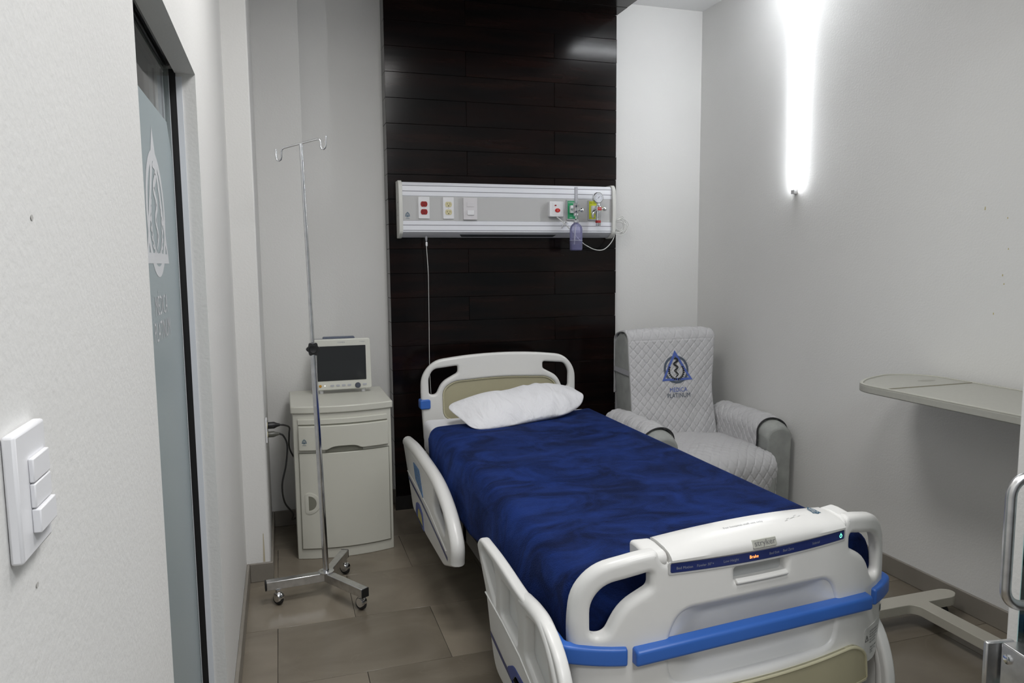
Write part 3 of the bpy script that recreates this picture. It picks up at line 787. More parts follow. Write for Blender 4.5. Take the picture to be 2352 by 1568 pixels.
for sd, XRAIL, dy, dz in ((1, 0.64, 0, 0), (-1, 0.69, 0.14, -0.13)):
    side_rail(bed, sd, hr_out, [hr_hole, hr_cut], XRAIL, hr_tube(),
              [(3.88, 0.41), (3.56, 0.40), (3.30, 0.385), (3.22, 0.37), (2.92, 0.322)],
              [(3.86, 0.383), (3.5, 0.362), (3.08, 0.318), (2.90, 0.295)],
              [(3.69, 0.508), (3.63, 0.432), (3.43, 0.392), (3.53, 0.508)],
              ([(3.65, 0.25), (3.42, 0.225), (3.46, 0.305), (3.55, 0.33), (3.64, 0.31)], [(3.60, 0.245), (3.45, 0.23), (3.48, 0.285), (3.55, 0.302), (3.595, 0.29)]), dy=0, dz=dz)
    side_rail(bed, sd, fr_out, fr_holes, XRAIL, fr_tube(),
              [(2.30, 0.418), (2.10, 0.405), (1.93, 0.385), (1.78, 0.345), (1.67, 0.29), (1.64, 0.22)],
              [(2.243, 0.302), (2.10, 0.280), (1.95, 0.262)],
              None,
              ([(2.06, 0.285), (1.80, 0.20), (1.78, 0.30), (1.86, 0.32), (1.99, 0.325)], [(2.01, 0.262), (1.83, 0.215), (1.81, 0.28), (1.87, 0.298), (1.975, 0.302)]), dy=dy, dz=dz)
# deck and chassis
B().rbox(0.735, 1.715, 1.82, 4.02, 0.425, 0.475, 0.008, 'y').build('deck', mat('deck_cream', (0.60, 0.59, 0.53), 0.4), bed)
b = B()
for sx in (0.80, 1.60):
    b.box(sx, sx+0.05, 1.80, 4.06, 0.20, 0.27)
for yy in (1.85, 2.5, 3.3, 3.95):
    b.box(0.80, 1.65, yy, yy+0.06, 0.20, 0.27)
b.box(1.05, 1.40, 2.2, 3.6, 0.24, 0.40)
b.build('chassis', mat('chassis_grey', (0.20, 0.20, 0.20), 0.5), bed)
for sx in (0.83, 1.62):
    for yy in (1.95, 3.9):
        b = B().lathe([(0.055, -0.012), (0.062, -0.008), (0.062, 0.008), (0.055, 0.012)], (sx, yy, 0.062), (1, 0, 0), 20)
        b.box(sx-0.018, sx+0.018, yy-0.02, yy+0.02, 0.10, 0.20)
        b.build('caster', RUBBER, bed, smooth=True)
for sx in (0.735,):
    B().box(sx-0.012, sx+0.012, 1.76, 1.88, 0.32, 0.46).build('footboard_bracket', BEDW, bed, bevel=0.004)
for sx in (0.86, 1.56):
    B().box(sx-0.02, sx+0.02, 4.02, HY+0.02, 0.42, 0.52).build('headboard_bracket', BEDW, bed, bevel=0.004)

# mattress
B().rbox(0.735, 1.715, 1.80, 4.00, 0.476, 0.655, 0.035, 'y', 5).build('mattress', LINEN, None, bevel=0.012, seg=3)
tag(bpy.data.objects['mattress'], 'white sheeted mattress showing at the head of the bed', 'mattress')

# blanket
def noise2(x, y, s=0.0):
    return (sin(x*7.1+y*3.3+s)+sin(x*3.7-y*8.9+1.7+s)+sin(x*12.3+y*11.1+4.1*s)*0.5)/2.5
ZT = 0.672
XA, XB = 0.715, 1.735
def blanket(u, v):
    # v along the bed: 0 head edge .. 1 foot end ; u across
    yh = 3.72 + 0.20*max(0.0, min(1.0, (u-0.40)/0.45))
    y = yh - v*(yh-1.81)
    hang_l = 0.235 + 0.025*sin(y*5.2) + 0.015*sin(y*11) - 0.03*max(0, (y-3.2))
    hang_r = 0.25
    r = 0.055
    wtop = XB-XA
    total = hang_l + (wtop-2*r) + pi*r/2*2 + hang_r - 2*r
    s = u*total
    L1 = hang_l - r
    if s < L1:
        t = (L1-s)
        x = XA - 0.004 - 0.012*sin(y*6.3)*min(1, t/0.15) - 0.010*min(1, t/0.1); z = ZT-r-t
        x += 0.007*sin(y*17+1)*min(1, t/0.12)
        return (x, y, z)
    s -= L1
    if s < pi*r/2:
        a = s/r
        return (XA+r-r*cos(a), y, ZT-r+r*sin(a))
    s -= pi*r/2
    if s < wtop-2*r:
        x = XA+r+s
        e = min(1, s/0.1, (wtop-2*r-s)/0.1)
        z = ZT + 0.0045*noise2(x*1.1, y*1.2)*e + 0.010*exp(-((y-3.55)/0.2)**2)*e
        z += 0.005*exp(-((y-2.95-0.25*(x-1.2))/0.10)**2)*e - 0.004*exp(-((y-2.55+0.15*(x-1.2))/0.08)**2)*e
        return (x, y, z)
    s -= wtop-2*r
    if s < pi*r/2:
        a = s/r
        return (XB-r+r*sin(a), y, ZT-r+r*cos(a))
    s -= pi*r/2
    return (XB+0.004+0.01*sin(y*7)*min(1, s/0.15), y, ZT-r-s)
bl = B().grid(blanket, 110, 130)
# the foot end hangs down behind the footboard
def foot_drop(u, v):
    x0, y0_, z0 = blanket(u, 1.0)
    t = v
    return (x0, y0_ - 0.03*sin(t*pi/2) + 0.004*sin(x0*30)*t, z0 - 0.26*t*t*(1 if z0 > 0.55 else 0.0) - (0.0 if z0 > 0.55 else 0.01*t) if z0 > 0.6 else max(0.40, z0-0.05*t))
bl.grid(foot_drop, 110, 10)
blo = bl.build('blanket', VELVET, None, smooth=70, solid=0.008, weld=True)
tag(blo, 'navy blue plush blanket spread over the hospital bed', 'blanket')

# pillow
PILLOW = mat('white_pillow_cotton', (0.80, 0.80, 0.83), 0.75)
_nt = PILLOW.node_tree; _N = _nt.nodes.new; _L = _nt.links.new
_tc = _N('ShaderNodeTexCoord'); _mp = _N('ShaderNodeMapping'); _mp.inputs['Scale'].default_value = (9, 3.2, 6); _mp.inputs['Rotation'].default_value = (0, 0, 0.35)
_n = _N('ShaderNodeTexNoise'); _n.inputs['Scale'].default_value = 1.6; _n.inputs['Detail'].default_value = 3; _n.inputs['Distortion'].default_value = 1.4
_bp = _N('ShaderNodeBump'); _bp.inputs['Distance'].default_value = 0.035; _bp.inputs['Strength'].default_value = 0.42
_L(_tc.outputs['Object'], _mp.inputs[0]); _L(_mp.outputs[0], _n.inputs['Vector']); _L(_n.outputs['Fac'], _bp.inputs['Height']); _L(_bp.outputs[0], _nt.nodes['Principled BSDF'].inputs['Normal'])
pc = Vector((1.235, 3.78, 0.742)); rot = radians(16)
def pillow(u, v):
    a = 2*pi*u; ph = -pi/2 + pi*v
    def se(c, e): return math.copysign(abs(c)**e, c)
    cx, sy_ = se(cos(a), 0.42), se(sin(a), 0.42)
    cp, sp = max(cos(ph), 0)**0.55, sin(ph)
    x = 0.385*cx*cp; yy = 0.180*sy_*cp
    ex = abs(x/0.385); ey = abs(yy/0.180)
    th = 0.088*(1-0.80*ex**3.2)*(1-0.70*ey**3.2)
    z = th*math.copysign(abs(sp)**0.8, sp)
    corner = (ex*ey)**3
    tp = max(0.0, (x-0.13)/0.255)
    yy *= 1-0.50*tp*tp
    th_l = 0.030*tp*tp
    x *= 1+0.06*corner; yy *= 1+0.10*corner
    z += th_l
    wr = 0.006*sin(x*44+yy*26+2*sin(9*x))*exp(-((yy+0.12)/0.09)**2)*max(0.0, min(1.0, (sp+0.3)/0.5)) + 0.005*sin(x*70-yy*40+1)*exp(-((x-0.08)/0.13)**2)*max(0.0, min(1.0, (sp+0.3)/0.5))
    z += wr*(1-0.6*corner)
    if sp < 0: z *= 0.78
    z -= 0.016*exp(-((x+0.02)/0.09)**2)*max(0.0, sp)
    z += 0.018*(x/0.385)
    # lean the back of the pillow up against the headboard
    tl = radians(14)
    yy, z = yy*cos(tl)-z*sin(tl), yy*sin(tl)+z*cos(tl)
    return (pc.x + x*cos(rot)-yy*sin(rot), pc.y + x*sin(rot)+yy*cos(rot), pc.z + z)
B().grid(pillow, 160, 70, True).build('pillow', PILLOW, None, smooth=180, weld=True)
tag(bpy.data.objects['pillow'], 'plump white pillow lying at the head of the bed', 'pillow')

# ================================================================== bedside cabinet
cab = empty('bedside_cabinet', (0.28, 4.09, 0), 'ivory bedside cabinet with bowed front, drawer and door under the monitor', 'cabinet')
def bow(x, amp=0.045): return amp*(1-((x-0.285)/0.258)**2)
def front(x, y, w): return None
def bowed(b, x0, x1, z0, z1, d0, d1, r=0.0, n=14, zf=None):
    """slab following the bowed front between offsets d0 (outer) and d1"""
    vs = []; fs = []
    for i in range(n+1):
        x = x0+(x1-x0)*i/n
        yf = 3.852-bow(x)
        zb = z0 if zf is None else zf(x)
        vs += [(x, yf-d0, zb), (x, yf-d0, z1), (x, yf+d1, z1), (x, yf+d1, zb)]
    for i in range(n):
        a = 4*i
        fs += [(a+k, a+(k+1) % 4, a+4+(k+1) % 4, a+4+k) for k in range(4)]
    fs += [(3, 2, 1, 0), (4*n, 4*n+1, 4*n+2, 4*n+3)]
    return b.add(vs, fs)
bp_ = [(0.036+(0.534-0.036)*i/16, 3.856-bow(0.036+(0.534-0.036)*i/16)) for i in range(17)] + [(0.534, 4.33), (0.036, 4.33)]
B().prism(bp_, 0.0, 0.768, lambda u, v, w: (u, v, w)).build('body', CABM, cab, bevel=0.003)
tp = [(0.026+(0.544-0.026)*i/16, 3.846-bow(0.026+(0.544-0.026)*i/16)) for i in range(17)] + [(0.544, 4.34), (0.026, 4.34)]
B().prism(tp, 0.769, 0.806, lambda u, v, w: (u, v, w)).build('worktop', CABM, cab, bevel=0.006, seg=3)
bowed(B(), 0.058, 0.512, 0.712, 0.740, 0.006, 0.03).build('pull_out_shelf', CABM, cab, bevel=0.003)
def cutz(x): return 0.581 + 0.017*max(0.0, 1-((x-0.285)/0.085)**4 if abs(x-0.285) < 0.085 else 0.0)
dr = bowed(B(), 0.060, 0.514, 0.583, 0.706, 0.020, 0.03, n=40, zf=cutz).build('drawer', CABM, cab, bevel=0.003)
bowed(B(), 0.062, 0.512, 0.703, 0.711, 0.001, 0.03).build('drawer_gap', CABD, cab)
bowed(B(), 0.19, 0.38, 0.566, 0.6, 0.0015, 0.03).build('grip_hollow', CABD, cab)
emblem(dr, lambda u, v: (0.087+u, 3.852-bow(0.087+u)-0.0206, 0.628+v), 0.0105, (INKT,)*5, words=True, detail=False)
bowed(B(), 0.0575, 0.5195, 0.0545, 0.5645, 0.0012, 0.03).build('door_gap', CABD, cab)
dd = bowed(B(), 0.0605, 0.5165, 0.0575, 0.5615, 0.006, 0.03).build('door', CABM, cab, bevel=0.003)
def DF(u, v, w): return (u, 3.852-bow(u)-0.006-w, v)
ring_o = arc(0.098, 0.300, 0.058, -90, 90, 14) + [(0.083, 0.352), (0.079, 0.34), (0.079, 0.26), (0.083, 0.248)]
ring_i = arc(0.098, 0.300, 0.038, -90, 90, 12)
hd = plate(ring_o, [ring_i], 0.006, 0.002, 2, (), lambda u, v, w: DF(u, v, w)).build('handle', CABM, dd, smooth=50)
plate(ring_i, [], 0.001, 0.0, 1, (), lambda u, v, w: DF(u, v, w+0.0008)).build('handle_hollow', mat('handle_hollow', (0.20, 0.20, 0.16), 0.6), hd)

# ================================================================== patient monitor
mon = empty('patient_monitor', (0.314, 4.22, 0.806), 'white patient monitor with a dark blank screen on the bedside cabinet', 'monitor')
b = B().prism(rnd([(0.152, 0.828), (0.476, 0.828), (0.472, 1.112), (0.156, 1.112)], 0.014), 4.165, 4.195, lambda u, v, w: (u, w, v))
b.build('bezel', mat('monitor_ivory', (0.66, 0.66, 0.60), 0.4), mon, bevel=0.005, seg=3)
B().prism(rnd([(0.17, 0.84), (0.458, 0.84), (0.455, 1.10), (0.173, 1.10)], 0.02), 4.195, 4.29, lambda u, v, w: (u, w, v)).build('rear_housing', mat('monitor_ivory', (0, 0, 0)), mon, bevel=0.01)
B().rbox(0.180, 0.446, 4.1625, 4.167, 0.880, 1.074, 0.003).build('screen', SCREEN, mon)
B().rbox(0.216, 0.392, 4.20, 4.235, 1.098, 1.122, 0.010).build('carry_handle', mat('handle_slate', (0.10, 0.12, 0.17), 0.4), mon, bevel=0.003)
B().rbox(0.168, 0.216, 4.168, 4.19, 1.106, 1.117, 0.004).build('alarm_lamp', GREYP, mon)
B().lathe([(0.016, 0), (0.015, 0.008), (0.012, 0.012), (0.0, 0.013)], (0.398, 4.165, 0.848), (0, -1, 0)).build('knob', mat('knob_slate', (0.07, 0.08, 0.11), 0.4), mon, smooth=True)
B().lathe([(0.008, 0), (0.007, 0.003), (0.0, 0.0035)], (0.193, 4.165, 0.852), (0, -1, 0)).build('power_button', mat('amber_button', (0.55, 0.28, 0.03), 0.4), mon, smooth=True)
for k in range(4):
    xx = 0.258+0.031*k
    B().rbox(xx-0.010, xx+0.010, 4.1615, 4.1665, 0.847, 0.857, 0.004).build('button', mat('button_grey', (0.45, 0.46, 0.50), 0.4), mon)
B().rbox(0.425, 0.447, 4.1615, 4.1665, 0.847, 0.857, 0.004).build('button', mat('button_grey', (0, 0, 0)), mon)
B().lathe([(0.002, 0), (0.0015, 0.001)], (0.218, 4.1645, 0.853), (0, -1, 0), 10).build('status_light', mat('white_led', (1, 1, 1), emit=((1, 1, 1), 2.0)), mon)
text(B(), 'COMEN', 0.011, lambda u, v: (0.314+u, 4.1647, 1.093+v)).build('lettering', INKGREY, mon)
text(B(), 'STAR8000H', 0.006, lambda u, v: (0.428+u, 4.1647, 1.094+v)).build('lettering', INKGREY, mon)
for xx in (0.20, 0.43):
    B().lathe([(0.012, 0), (0.012, 0.022)], (xx, 4.20, 0.8064), (0, 0, 1), 14).build('foot', WHITEP, mon, smooth=True)

# ================================================================== IV stand
ivx, ivy = 0.152, 3.385
iv = empty('iv_stand', (ivx, ivy, 0), 'chrome drip stand on three castors with a two-hook top and black knob', 'drip stand')
tipx, tipy = 0.1125, 3.39
def pole(z): t = (z-0.118)/(2.045-0.118); return (ivx+(tipx-ivx)*t, ivy+(tipy-ivy)*t, z)
for (ex, ey), (wx, wy) in (((-0.118, 3.362), (-0.062, 3.352)), ((0.305, 3.142), (0.288, 3.182)), ((0.258, 3.632), (0.252, 3.592))):
    d = Vector((ex-ivx, ey-ivy, 0)); Ln = d.length; d /= Ln; n = Vector((-d.y, d.x, 0))
    def q(s, t, z): return tuple(Vector((ivx, ivy, z)) + d*s + n*t)
    def qbox(b, s0, s1, t0, t1, z0, z1):
        return b.add([q(s, t, z) for z in (z0, z1) for t in (t0, t1) for s in (s0, s1)],
                     [(0, 2, 3, 1), (4, 5, 7, 6), (0, 1, 5, 4), (2, 6, 7, 3), (0, 4, 6, 2), (1, 3, 7, 5)])
    lg = qbox(B(), 0.0, Ln-0.006, -0.019, 0.019, 0.070, 0.110).build('leg', STEEL, iv, bevel=0.003)
    qbox(B(), Ln-0.006, Ln, -0.0195, 0.0195, 0.0695, 0.1105).build('end_cap', BLACKP, lg, bevel=0.003)
    c = B().lathe([(0.006, -0.012), (0.022, -0.013), (0.0285, -0.006), (0.0285, 0.006), (0.022, 0.013), (0.006, 0.012)], (wx, wy, 0.0287), (0.8, 0.6, 0), 20)
    c = c.build('caster', RUBBER, lg, smooth=True)
    hb_ = B().lathe([(0.004, -0.016), (0.020, -0.015), (0.024, -0.006), (0.024, 0.006), (0.020, 0.015), (0.004, 0.016)], (wx+0.002, wy-0.004, 0.036), (0.8, 0.6, 0), 16)
    hb_.lathe([(0.012, 0.056), (0.012, 0.070)], (wx, wy, 0), (0, 0, 1), 12)
    hb_.build('caster_hood', CHROME, lg, smooth=True)
B().lathe([(0.036, 0.110), (0.036, 0.114), (0.030, 0.116)], (ivx, ivy, 0), (0, 0, 1), 28).build('hub_plate', CHROME, iv, smooth=True)
B().tube([pole(0.114), pole(0.6), pole(1.15)], 0.0135, 20).build('lower_tube', CHROME, iv, smooth=True)
B().tube([pole(1.14), pole(1.6), pole(2.045)], 0.0078, 16).build('upper_rod', CHROME, iv, smooth=True)
hx = Vector((0.92, -0.02, 0)).normalized(); top = Vector(pole(2.047))
hpts = []
for s in (-1, 1):
    pass
def hook(s): # from bar end downwards, then up outside
    e = top + hx*(s*0.070); z = Vector((0, 0, 1)); o = hx*s
    return [e, e+o*0.009-z*0.004, e+o*0.012-z*0.014, e+o*0.012-z*0.034, e+o*0.016-z*0.046, e+o*0.024-z*0.049, e+o*0.031-z*0.044, e+o*0.034-z*0.034, e+o*0.035+z*0.004]
bar = [*reversed(hook(-1)), top, *hook(1)]
B().tube([tuple(p+Vector((0, -0.028*((p-top).dot(hx)/0.1), 0.026*((p-top).dot(hx)/0.1)))) for p in bar], 0.0042, 10).build('hook_bar', CHROME, iv, smooth=True)
kz = 1.150; kp = Vector(pole(kz))
b = B(); prof_k = []
for k in range(48):
    a = 2*pi*k/48; rr = 0.0275+0.0035*cos(6*a); prof_k.append((rr*cos(a), rr*sin(a)))
b.prism(prof_k, 0.014, 0.036, lambda u, v, w: tuple(kp+Vector((u, -w, v))))
b.lathe([(0.012, 0), (0.012, 0.016)], tuple(kp), (0, -1, 0), 16)
b.lathe([(0.018, 0.036), (0.016, 0.040), (0.006, 0.038)], tuple(kp), (0, -1, 0), 20)
b.lathe([(0.017, -0.012), (0.017, 0.018)], tuple(kp), (0, 0, 1), 18)
b.build('clamp_knob', BLACKP, iv, smooth=True)

# ================================================================== mains outlet, plugs, cables
ox_ = -0.095
wo = empty('wall_outlet', (ox_, 3.77, 0.70), 'white mains outlet low on the pillar side beside the bedside cabinet', 'outlet')
B().box(ox_+0.0004, ox_+0.008, 3.735, 3.805, 0.655, 0.770).build('cover_plate', WHITEP, wo, bevel=0.002)
for zz in (0.690, 0.735):
    B().lathe([(0.016, 0), (0.016, 0.003)], (ox_+0.0075, 3.77, zz), (1, 0, 0), 16).build('receptacle', IVORY, wo)
CABLE = BLACKP
c1 = empty('power_cable', (0.0, 3.80, 0.735), 'black mains cable from the upper socket curving behind the bedside cabinet', 'cable')
B().lathe([(0.017, 0.0), (0.017, 0.030), (0.011, 0.042), (0.006, 0.058)], (ox_+0.011, 3.77, 0.735), (1, 0, 0), 14).build('plug', CABLE, c1, smooth=True)
B().tube(spline([(ox_+0.066, 3.77, 0.735), (-0.005, 3.80, 0.725), (0.018, 3.90, 0.69), (0.016, 4.05, 0.62), (0.018, 4.20, 0.50), (0.07, 4.37, 0.36)], 6), 0.0045, 8).build('cord', CABLE, c1, smooth=True)
c2 = empty('power_cable', (0.0, 3.80, 0.690), 'black mains cable with a grey plug looping from the lower socket to the floor', 'cable')
B().lathe([(0.015, 0.0), (0.015, 0.026), (0.010, 0.040), (0.006, 0.054)], (ox_+0.011, 3.77, 0.690), (1, 0, 0), 14).build('plug', mat('grey_clear_plug', (0.10, 0.10, 0.085), 0.3), c2, smooth=True)
B().tube(spline([(ox_+0.064, 3.77, 0.690), (-0.012, 3.78, 0.675), (0.004, 3.80, 0.62), (-0.006, 3.80, 0.52), (-0.028, 3.80, 0.42), (-0.020, 3.86, 0.31), (0.02, 4.0, 0.20), (0.015, 4.2, 0.10), (0.05, 4.36, 0.06)], 6), 0.0048, 8).build('cord', CABLE, c2, smooth=True)

# ================================================================== wall console above the bed
con = empty('bedhead_console', (1.377, PY, 1.68), 'long white bedhead console on the dark planks with sockets and gas outlets', 'console')
YF = 4.365
cp = [(PY-0.003, 1.682), (YF+0.060, 1.682), (YF, 1.712), (YF, 1.752), (YF, 1.776), (YF+0.004, 1.777), (YF+0.004, 1.922), (YF, 1.923), (YF, 1.984), (YF+0.016, 2.003), (PY-0.003, 2.007)]
B().prism(cp, 0.706, 2.052, lambda u, v, w: (w, u, v)).build('housing', ALU, con, bevel=0.002)
B().box(0.708, 2.050, YF+0.0015, YF+0.0045, 1.779, 1.921).build('face_panel', PANELG, con)
b = B()
for z in (1.982, 1.950, 1.752, 1.721):
    b.box(0.708, 2.050, YF-0.0006, YF+0.001, z-0.0016, z+0.0016)
b.build('groove_line', GROOVE, con)
ec = rnd([(PY-0.003, 1.676), (YF+0.040, 1.676), (YF-0.010, 1.705), (YF-0.018, 1.80), (YF-0.018, 1.89), (YF-0.010, 1.985), (YF+0.012, 2.012), (PY-0.003, 2.012)], [0.004, 0.012, 0.02, 0.05, 0.05, 0.02, 0.01, 0.004])
for a, c in ((0.684, 0.706), (2.052, 2.076)):
    e = B().prism(ec, a, c, lambda u, v, w: (w, u, v)).build('end_cap', mat('console_cap_ivory', (0.68, 0.68, 0.645), 0.4), con, bevel=0.004)
    if a < 1:
        for z in (1.81, 1.885):
            B().lathe([(0.003, 0), (0.003, 0.001)], (a, YF+0.03, z), (-1, 0, 0), 8).build('screw', GROOVE, e)
def chamfer(x, t, o=0.0006): return (x, YF+0.060*t-0.447*o, 1.712-0.030*t-0.894*o)
B().add([chamfer(x, t) for x, t in ((1.055, 0.45), (1.682, 0.45), (1.665, 0.90), (1.072, 0.90))], [(0, 1, 2, 3)]).build('light_slot', mat('slot_dark', (0.05, 0.055, 0.06), 0.4), con)
emblem(con, lambda u, v: (0.736+u, YF+0.001, 1.812+v), 0.0125, (INKT,)*5, words=True, detail=False)
def receptacle(parent, xx, zz, m, slots):
    pts = []
    for k in range(32):
        a = 2*pi*k/32
        pts.append((0.0205*cos(a), max(-0.0155, min(0.0155, 0.0205*sin(a)))))
    r = B().prism(pts, YF-0.0085, YF-0.004, lambda u, v, w: (xx+u, w, zz+v)).build('receptacle', m, parent)
    if slots:
        b = B()
        for du in (-0.008, 0.008):
            b.box(xx+du-0.001, xx+du+0.001, YF-0.0089, YF-0.0084, zz-0.001, zz+0.0075)
        b.box(xx-0.0105, xx-0.008, YF-0.0089, YF-0.0084, zz+0.0025, zz+0.0045)
        b.lathe([(0.0032, 0), (0.0032, 0.0004)], (xx, YF-0.0085, zz-0.0085), (0, -1, 0), 10)
        b.build('slot', BLACKP, r)
    return r
for xx, m, nm in ((0.8335, REDP, 'red'), (0.9815, IVORY, 'ivory')):
    pl = B().box(xx-0.0335, xx+0.0335, YF-0.006, YF+0.002, 1.789, 1.917).build('socket_plate', WHITEP, con, bevel=0.0025)
    for zz in (1.8745, 1.829):
        receptacle(pl, xx, zz, m, True)
    B().lathe([(0.0028, 0), (0.0028, 0.0008)], (xx, YF-0.006, 1.8518), (0, -1, 0), 10).build('screw', STEEL, pl)
swp = B().box(1.071, 1.157, YF-0.014, YF+0.002, 1.785, 1.915).build('switch_plate', mat('switch_plate_white', (0.68, 0.66, 0.68), 0.4), con, bevel=0.002)
B().box(1.093, 1.136, YF-0.017, YF-0.013, 1.862, 1.889).build('rocker', MATS['switch_plate_white'], swp, bevel=0.001)
B().box(1.094, 1.136, YF-0.021, YF-0.013, 1.812, 1.840).build('rocker', WHITEP, swp, bevel=0.002)
cb = B().rbox(1.614, 1.708, YF-0.036, YF+0.002, 1.807, 1.901, 0.008).build('call_unit', WHITEP, con, bevel=0.004, seg=3)
B().box(1.636, 1.694, YF-0.0375, YF-0.0355, 1.819, 1.889).build('call_face', WHITEP, cb, bevel=0.0008)
b = B().prism([(0.017*cos(2*pi*k/28), 0.0125*sin(2*pi*k/28)) for k in range(28)], YF-0.043, YF-0.037, lambda u, v, w: (1.666+u, w, 1.846+v))
b.build('call_button', mat('signal_red', (0.5, 0.015, 0.012), 0.3), cb, bevel=0.002)
text(B(), 'i', 0.02, lambda u, v: (1.666+u, YF-0.0435, 1.846+v)).build('button_mark', WHITEP, cb)
B().prism([(0.0065*cos(2*pi*k/20), 0.0042*sin(2*pi*k/20)) for k in range(20)], YF-0.0395, YF-0.037, lambda u, v, w: (1.653+u, w, 1.876+v)).build('call_lamp', REDP, cb)
for x0, x1, m, t1, t2 in ((1.742, 1.818, GREENP, 'OXYGEN', 'OPEN'), (1.888, 1.962, YELP, 'VAC MED', 'SUCTION')):
    pl = B().rbox(x0-0.004, x1+0.002, YF-0.006, YF+0.002, 1.787, 1.915, 0.006).build('gas_plate', mat('plate_rim_grey', (0.45, 0.46, 0.47), 0.35, 0.4), con, bevel=0.002)
    B().box(x0+0.004, x1-0.006, YF-0.008, YF-0.005, 1.797, 1.908).build('colour_plate', m, pl, bevel=0.001)
    ik = INKW if m is GREENP else INKK
    text(B(), t1, 0.012, lambda u, v: ((x0+x1)/2-0.008+u, YF-0.0083, 1.897+v), sx=0.9).build('lettering', ik, pl)
    text(B(), t2, 0.009, lambda u, v: ((x0+x1)/2-0.012+u, YF-0.0083, 1.804+v), sx=0.9).build('lettering', ik, pl)
    B().rbox(x0+0.016, x1-0.016, YF-0.030, YF-0.007, 1.832, 1.879, 0.004).build('outlet_block', WHITEP, pl, bevel=0.002)

# oxygen flow meter with humidifier bottle
fm = empty('oxygen_flowmeter', (1.772, 4.28, 1.85), 'chrome oxygen flowmeter with a clear tube plugged into the green plate', 'flowmeter')
fx, fy = 1.772, 4.283
B().tube([(fx, fy, 1.985), (fx, fy, 1.880)], 0.0105, 14).build('flow_tube', CLEARP, fm, smooth=True)
B().tube([(fx+0.002, fy, 1.98), (fx+0.002, fy, 1.885)], 0.003, 8).build('flow_scale', INKW, fm)
b = B().lathe([(0.010, 0.808), (0.0155, 0.812), (0.0155, 0.825), (0.011, 0.828), (0.016, 0.834), (0.017, 0.848), (0.017, 0.868), (0.0185, 0.870), (0.0185, 0.884), (0.013, 0.888)], (fx, fy, 1.0), (0, 0, 1), 18)
b.tube([(fx, fy, 1.81), (fx, fy, 1.77)], 0.0055, 10)
b.tube([(fx-0.002, fy, 1.852), (fx-0.004, YF-0.028, 1.855)], 0.010, 12)
b.build('valve_body', CHROME, fm, smooth=True)
b = B().lathe([(0.006, 0.014), (0.006, 0.026), (0.011, 0.028), (0.013, 0.034), (0.013, 0.042), (0.010, 0.046)], (fx, fy, 1.846), (1, -0.12, 0), 16)
b.build('flow_knob', CHROME, fm, smooth=True)
B().lathe([(0.017, -0.011), (0.0185, -0.009), (0.0185, 0.006), (0.015, 0.011), (0.007, 0.013)], (fx+0.001, fy, 1.778), (0, 0, 1), 14).build('coupling_nut', CHROME, fm, smooth=30)
hb2 = empty('humidifier_bottle', (fx, fy, 1.6), 'lilac transparent humidifier bottle hanging below the oxygen flowmeter', 'bottle')
bpf = [(0.034, 1.597), (0.039, 1.602), (0.0395, 1.65), (0.0395, 1.725), (0.037, 1.740), (0.030, 1.753), (0.020, 1.762), (0.014, 1.767)]
B().lathe(bpf, (fx, fy, 0), (0, 0, 1), 28).build('bottle_body', BOTTLE, hb2, smooth=True)
B().lathe([(0.033, 1.600), (0.0375, 1.604), (0.0380, 1.634)], (fx, fy, 0), (0, 0, 1), 28).build('water', WATER, hb2, smooth=40)
B().tube([(fx-0.001, fy, 1.766), (fx-0.008, fy, 1.70), (fx-0.012, fy, 1.635)], 0.0042, 10).build('bubbler_tube', CORDW, hb2, smooth=True)
B().lathe([(0.0401, 1.658), (0.0401, 1.6595)], (fx, fy, 0), (0, 0, 1), 28).build('level_line', INKW, hb2)

# vacuum regulator
vr = empty('vacuum_regulator', (1.93, 4.30, 1.85), 'chrome suction regulator with a round gauge beside the yellow plate', 'regulator')
vx, vy = 1.930, 4.302
b = B().lathe([(0.033, -0.010), (0.0345, -0.008), (0.0345, 0.008), (0.031, 0.011)], (1.927, vy, 1.925), (0, -1, 0), 28).build('gauge_case', CHROME, vr, smooth=40)
B().lathe([(0.029, 0.0105), (0.029, 0.0112)], (1.927, vy, 1.925), (0, -1, 0), 28).build('gauge_dial', mat('dial_white', (0.72, 0.74, 0.80), 0.3), b)
bb = B()
for k in range(21):
    a = radians(-45 + 270*k/20); r0 = 0.021 if k % 5 else 0.017
    d = Vector((cos(a), 0, sin(a))); n = Vector((-d.z, 0, d.x))*0.0006; c0 = Vector((1.927, vy-0.0116, 1.925))
    bb.add([tuple(c0+d*r0+n), tuple(c0+d*0.0255+n), tuple(c0+d*0.0255-n), tuple(c0+d*r0-n)], [(0, 1, 2, 3)])
for ang, r1 in ((radians(48), 0.018), (radians(228), 0.010)):
    d = Vector((cos(ang), 0, sin(ang))); n = Vector((-d.z, 0, d.x))*0.0016; c0 = Vector((1.927, vy-0.0120, 1.925))
    bb.add([tuple(c0+n), tuple(c0+d*r1), tuple(c0-n)], [(0, 1, 2)])
bb.build('gauge_scale', INKK, b)
b = B().tube([(1.928, vy, 1.892), (vx, vy, 1.86)], 0.010, 14)
b.lathe([(0.016, 1.798), (0.018, 1.805), (0.018, 1.842), (0.0205, 1.845), (0.0205, 1.872), (0.016, 1.877)], (vx, vy, 0), (0, 0, 1), 18)
b.lathe([(0.0155, 1.750), (0.0165, 1.753), (0.0165, 1.80)], (vx, vy, 0), (0, 0, 1), 18)
b.tube([(vx, vy, 1.85), (vx-0.01, YF-0.03, 1.853)], 0.012, 12)
b.build('regulator_body', CHROME, vr, smooth=30)
B().lathe([(0.0172, 1.769), (0.0172, 1.785)], (vx, vy, 0), (0, 0, 1), 18).build('red_band', mat('band_red', (0.35, 0.02, 0.02), 0.35), vr, smooth=40)
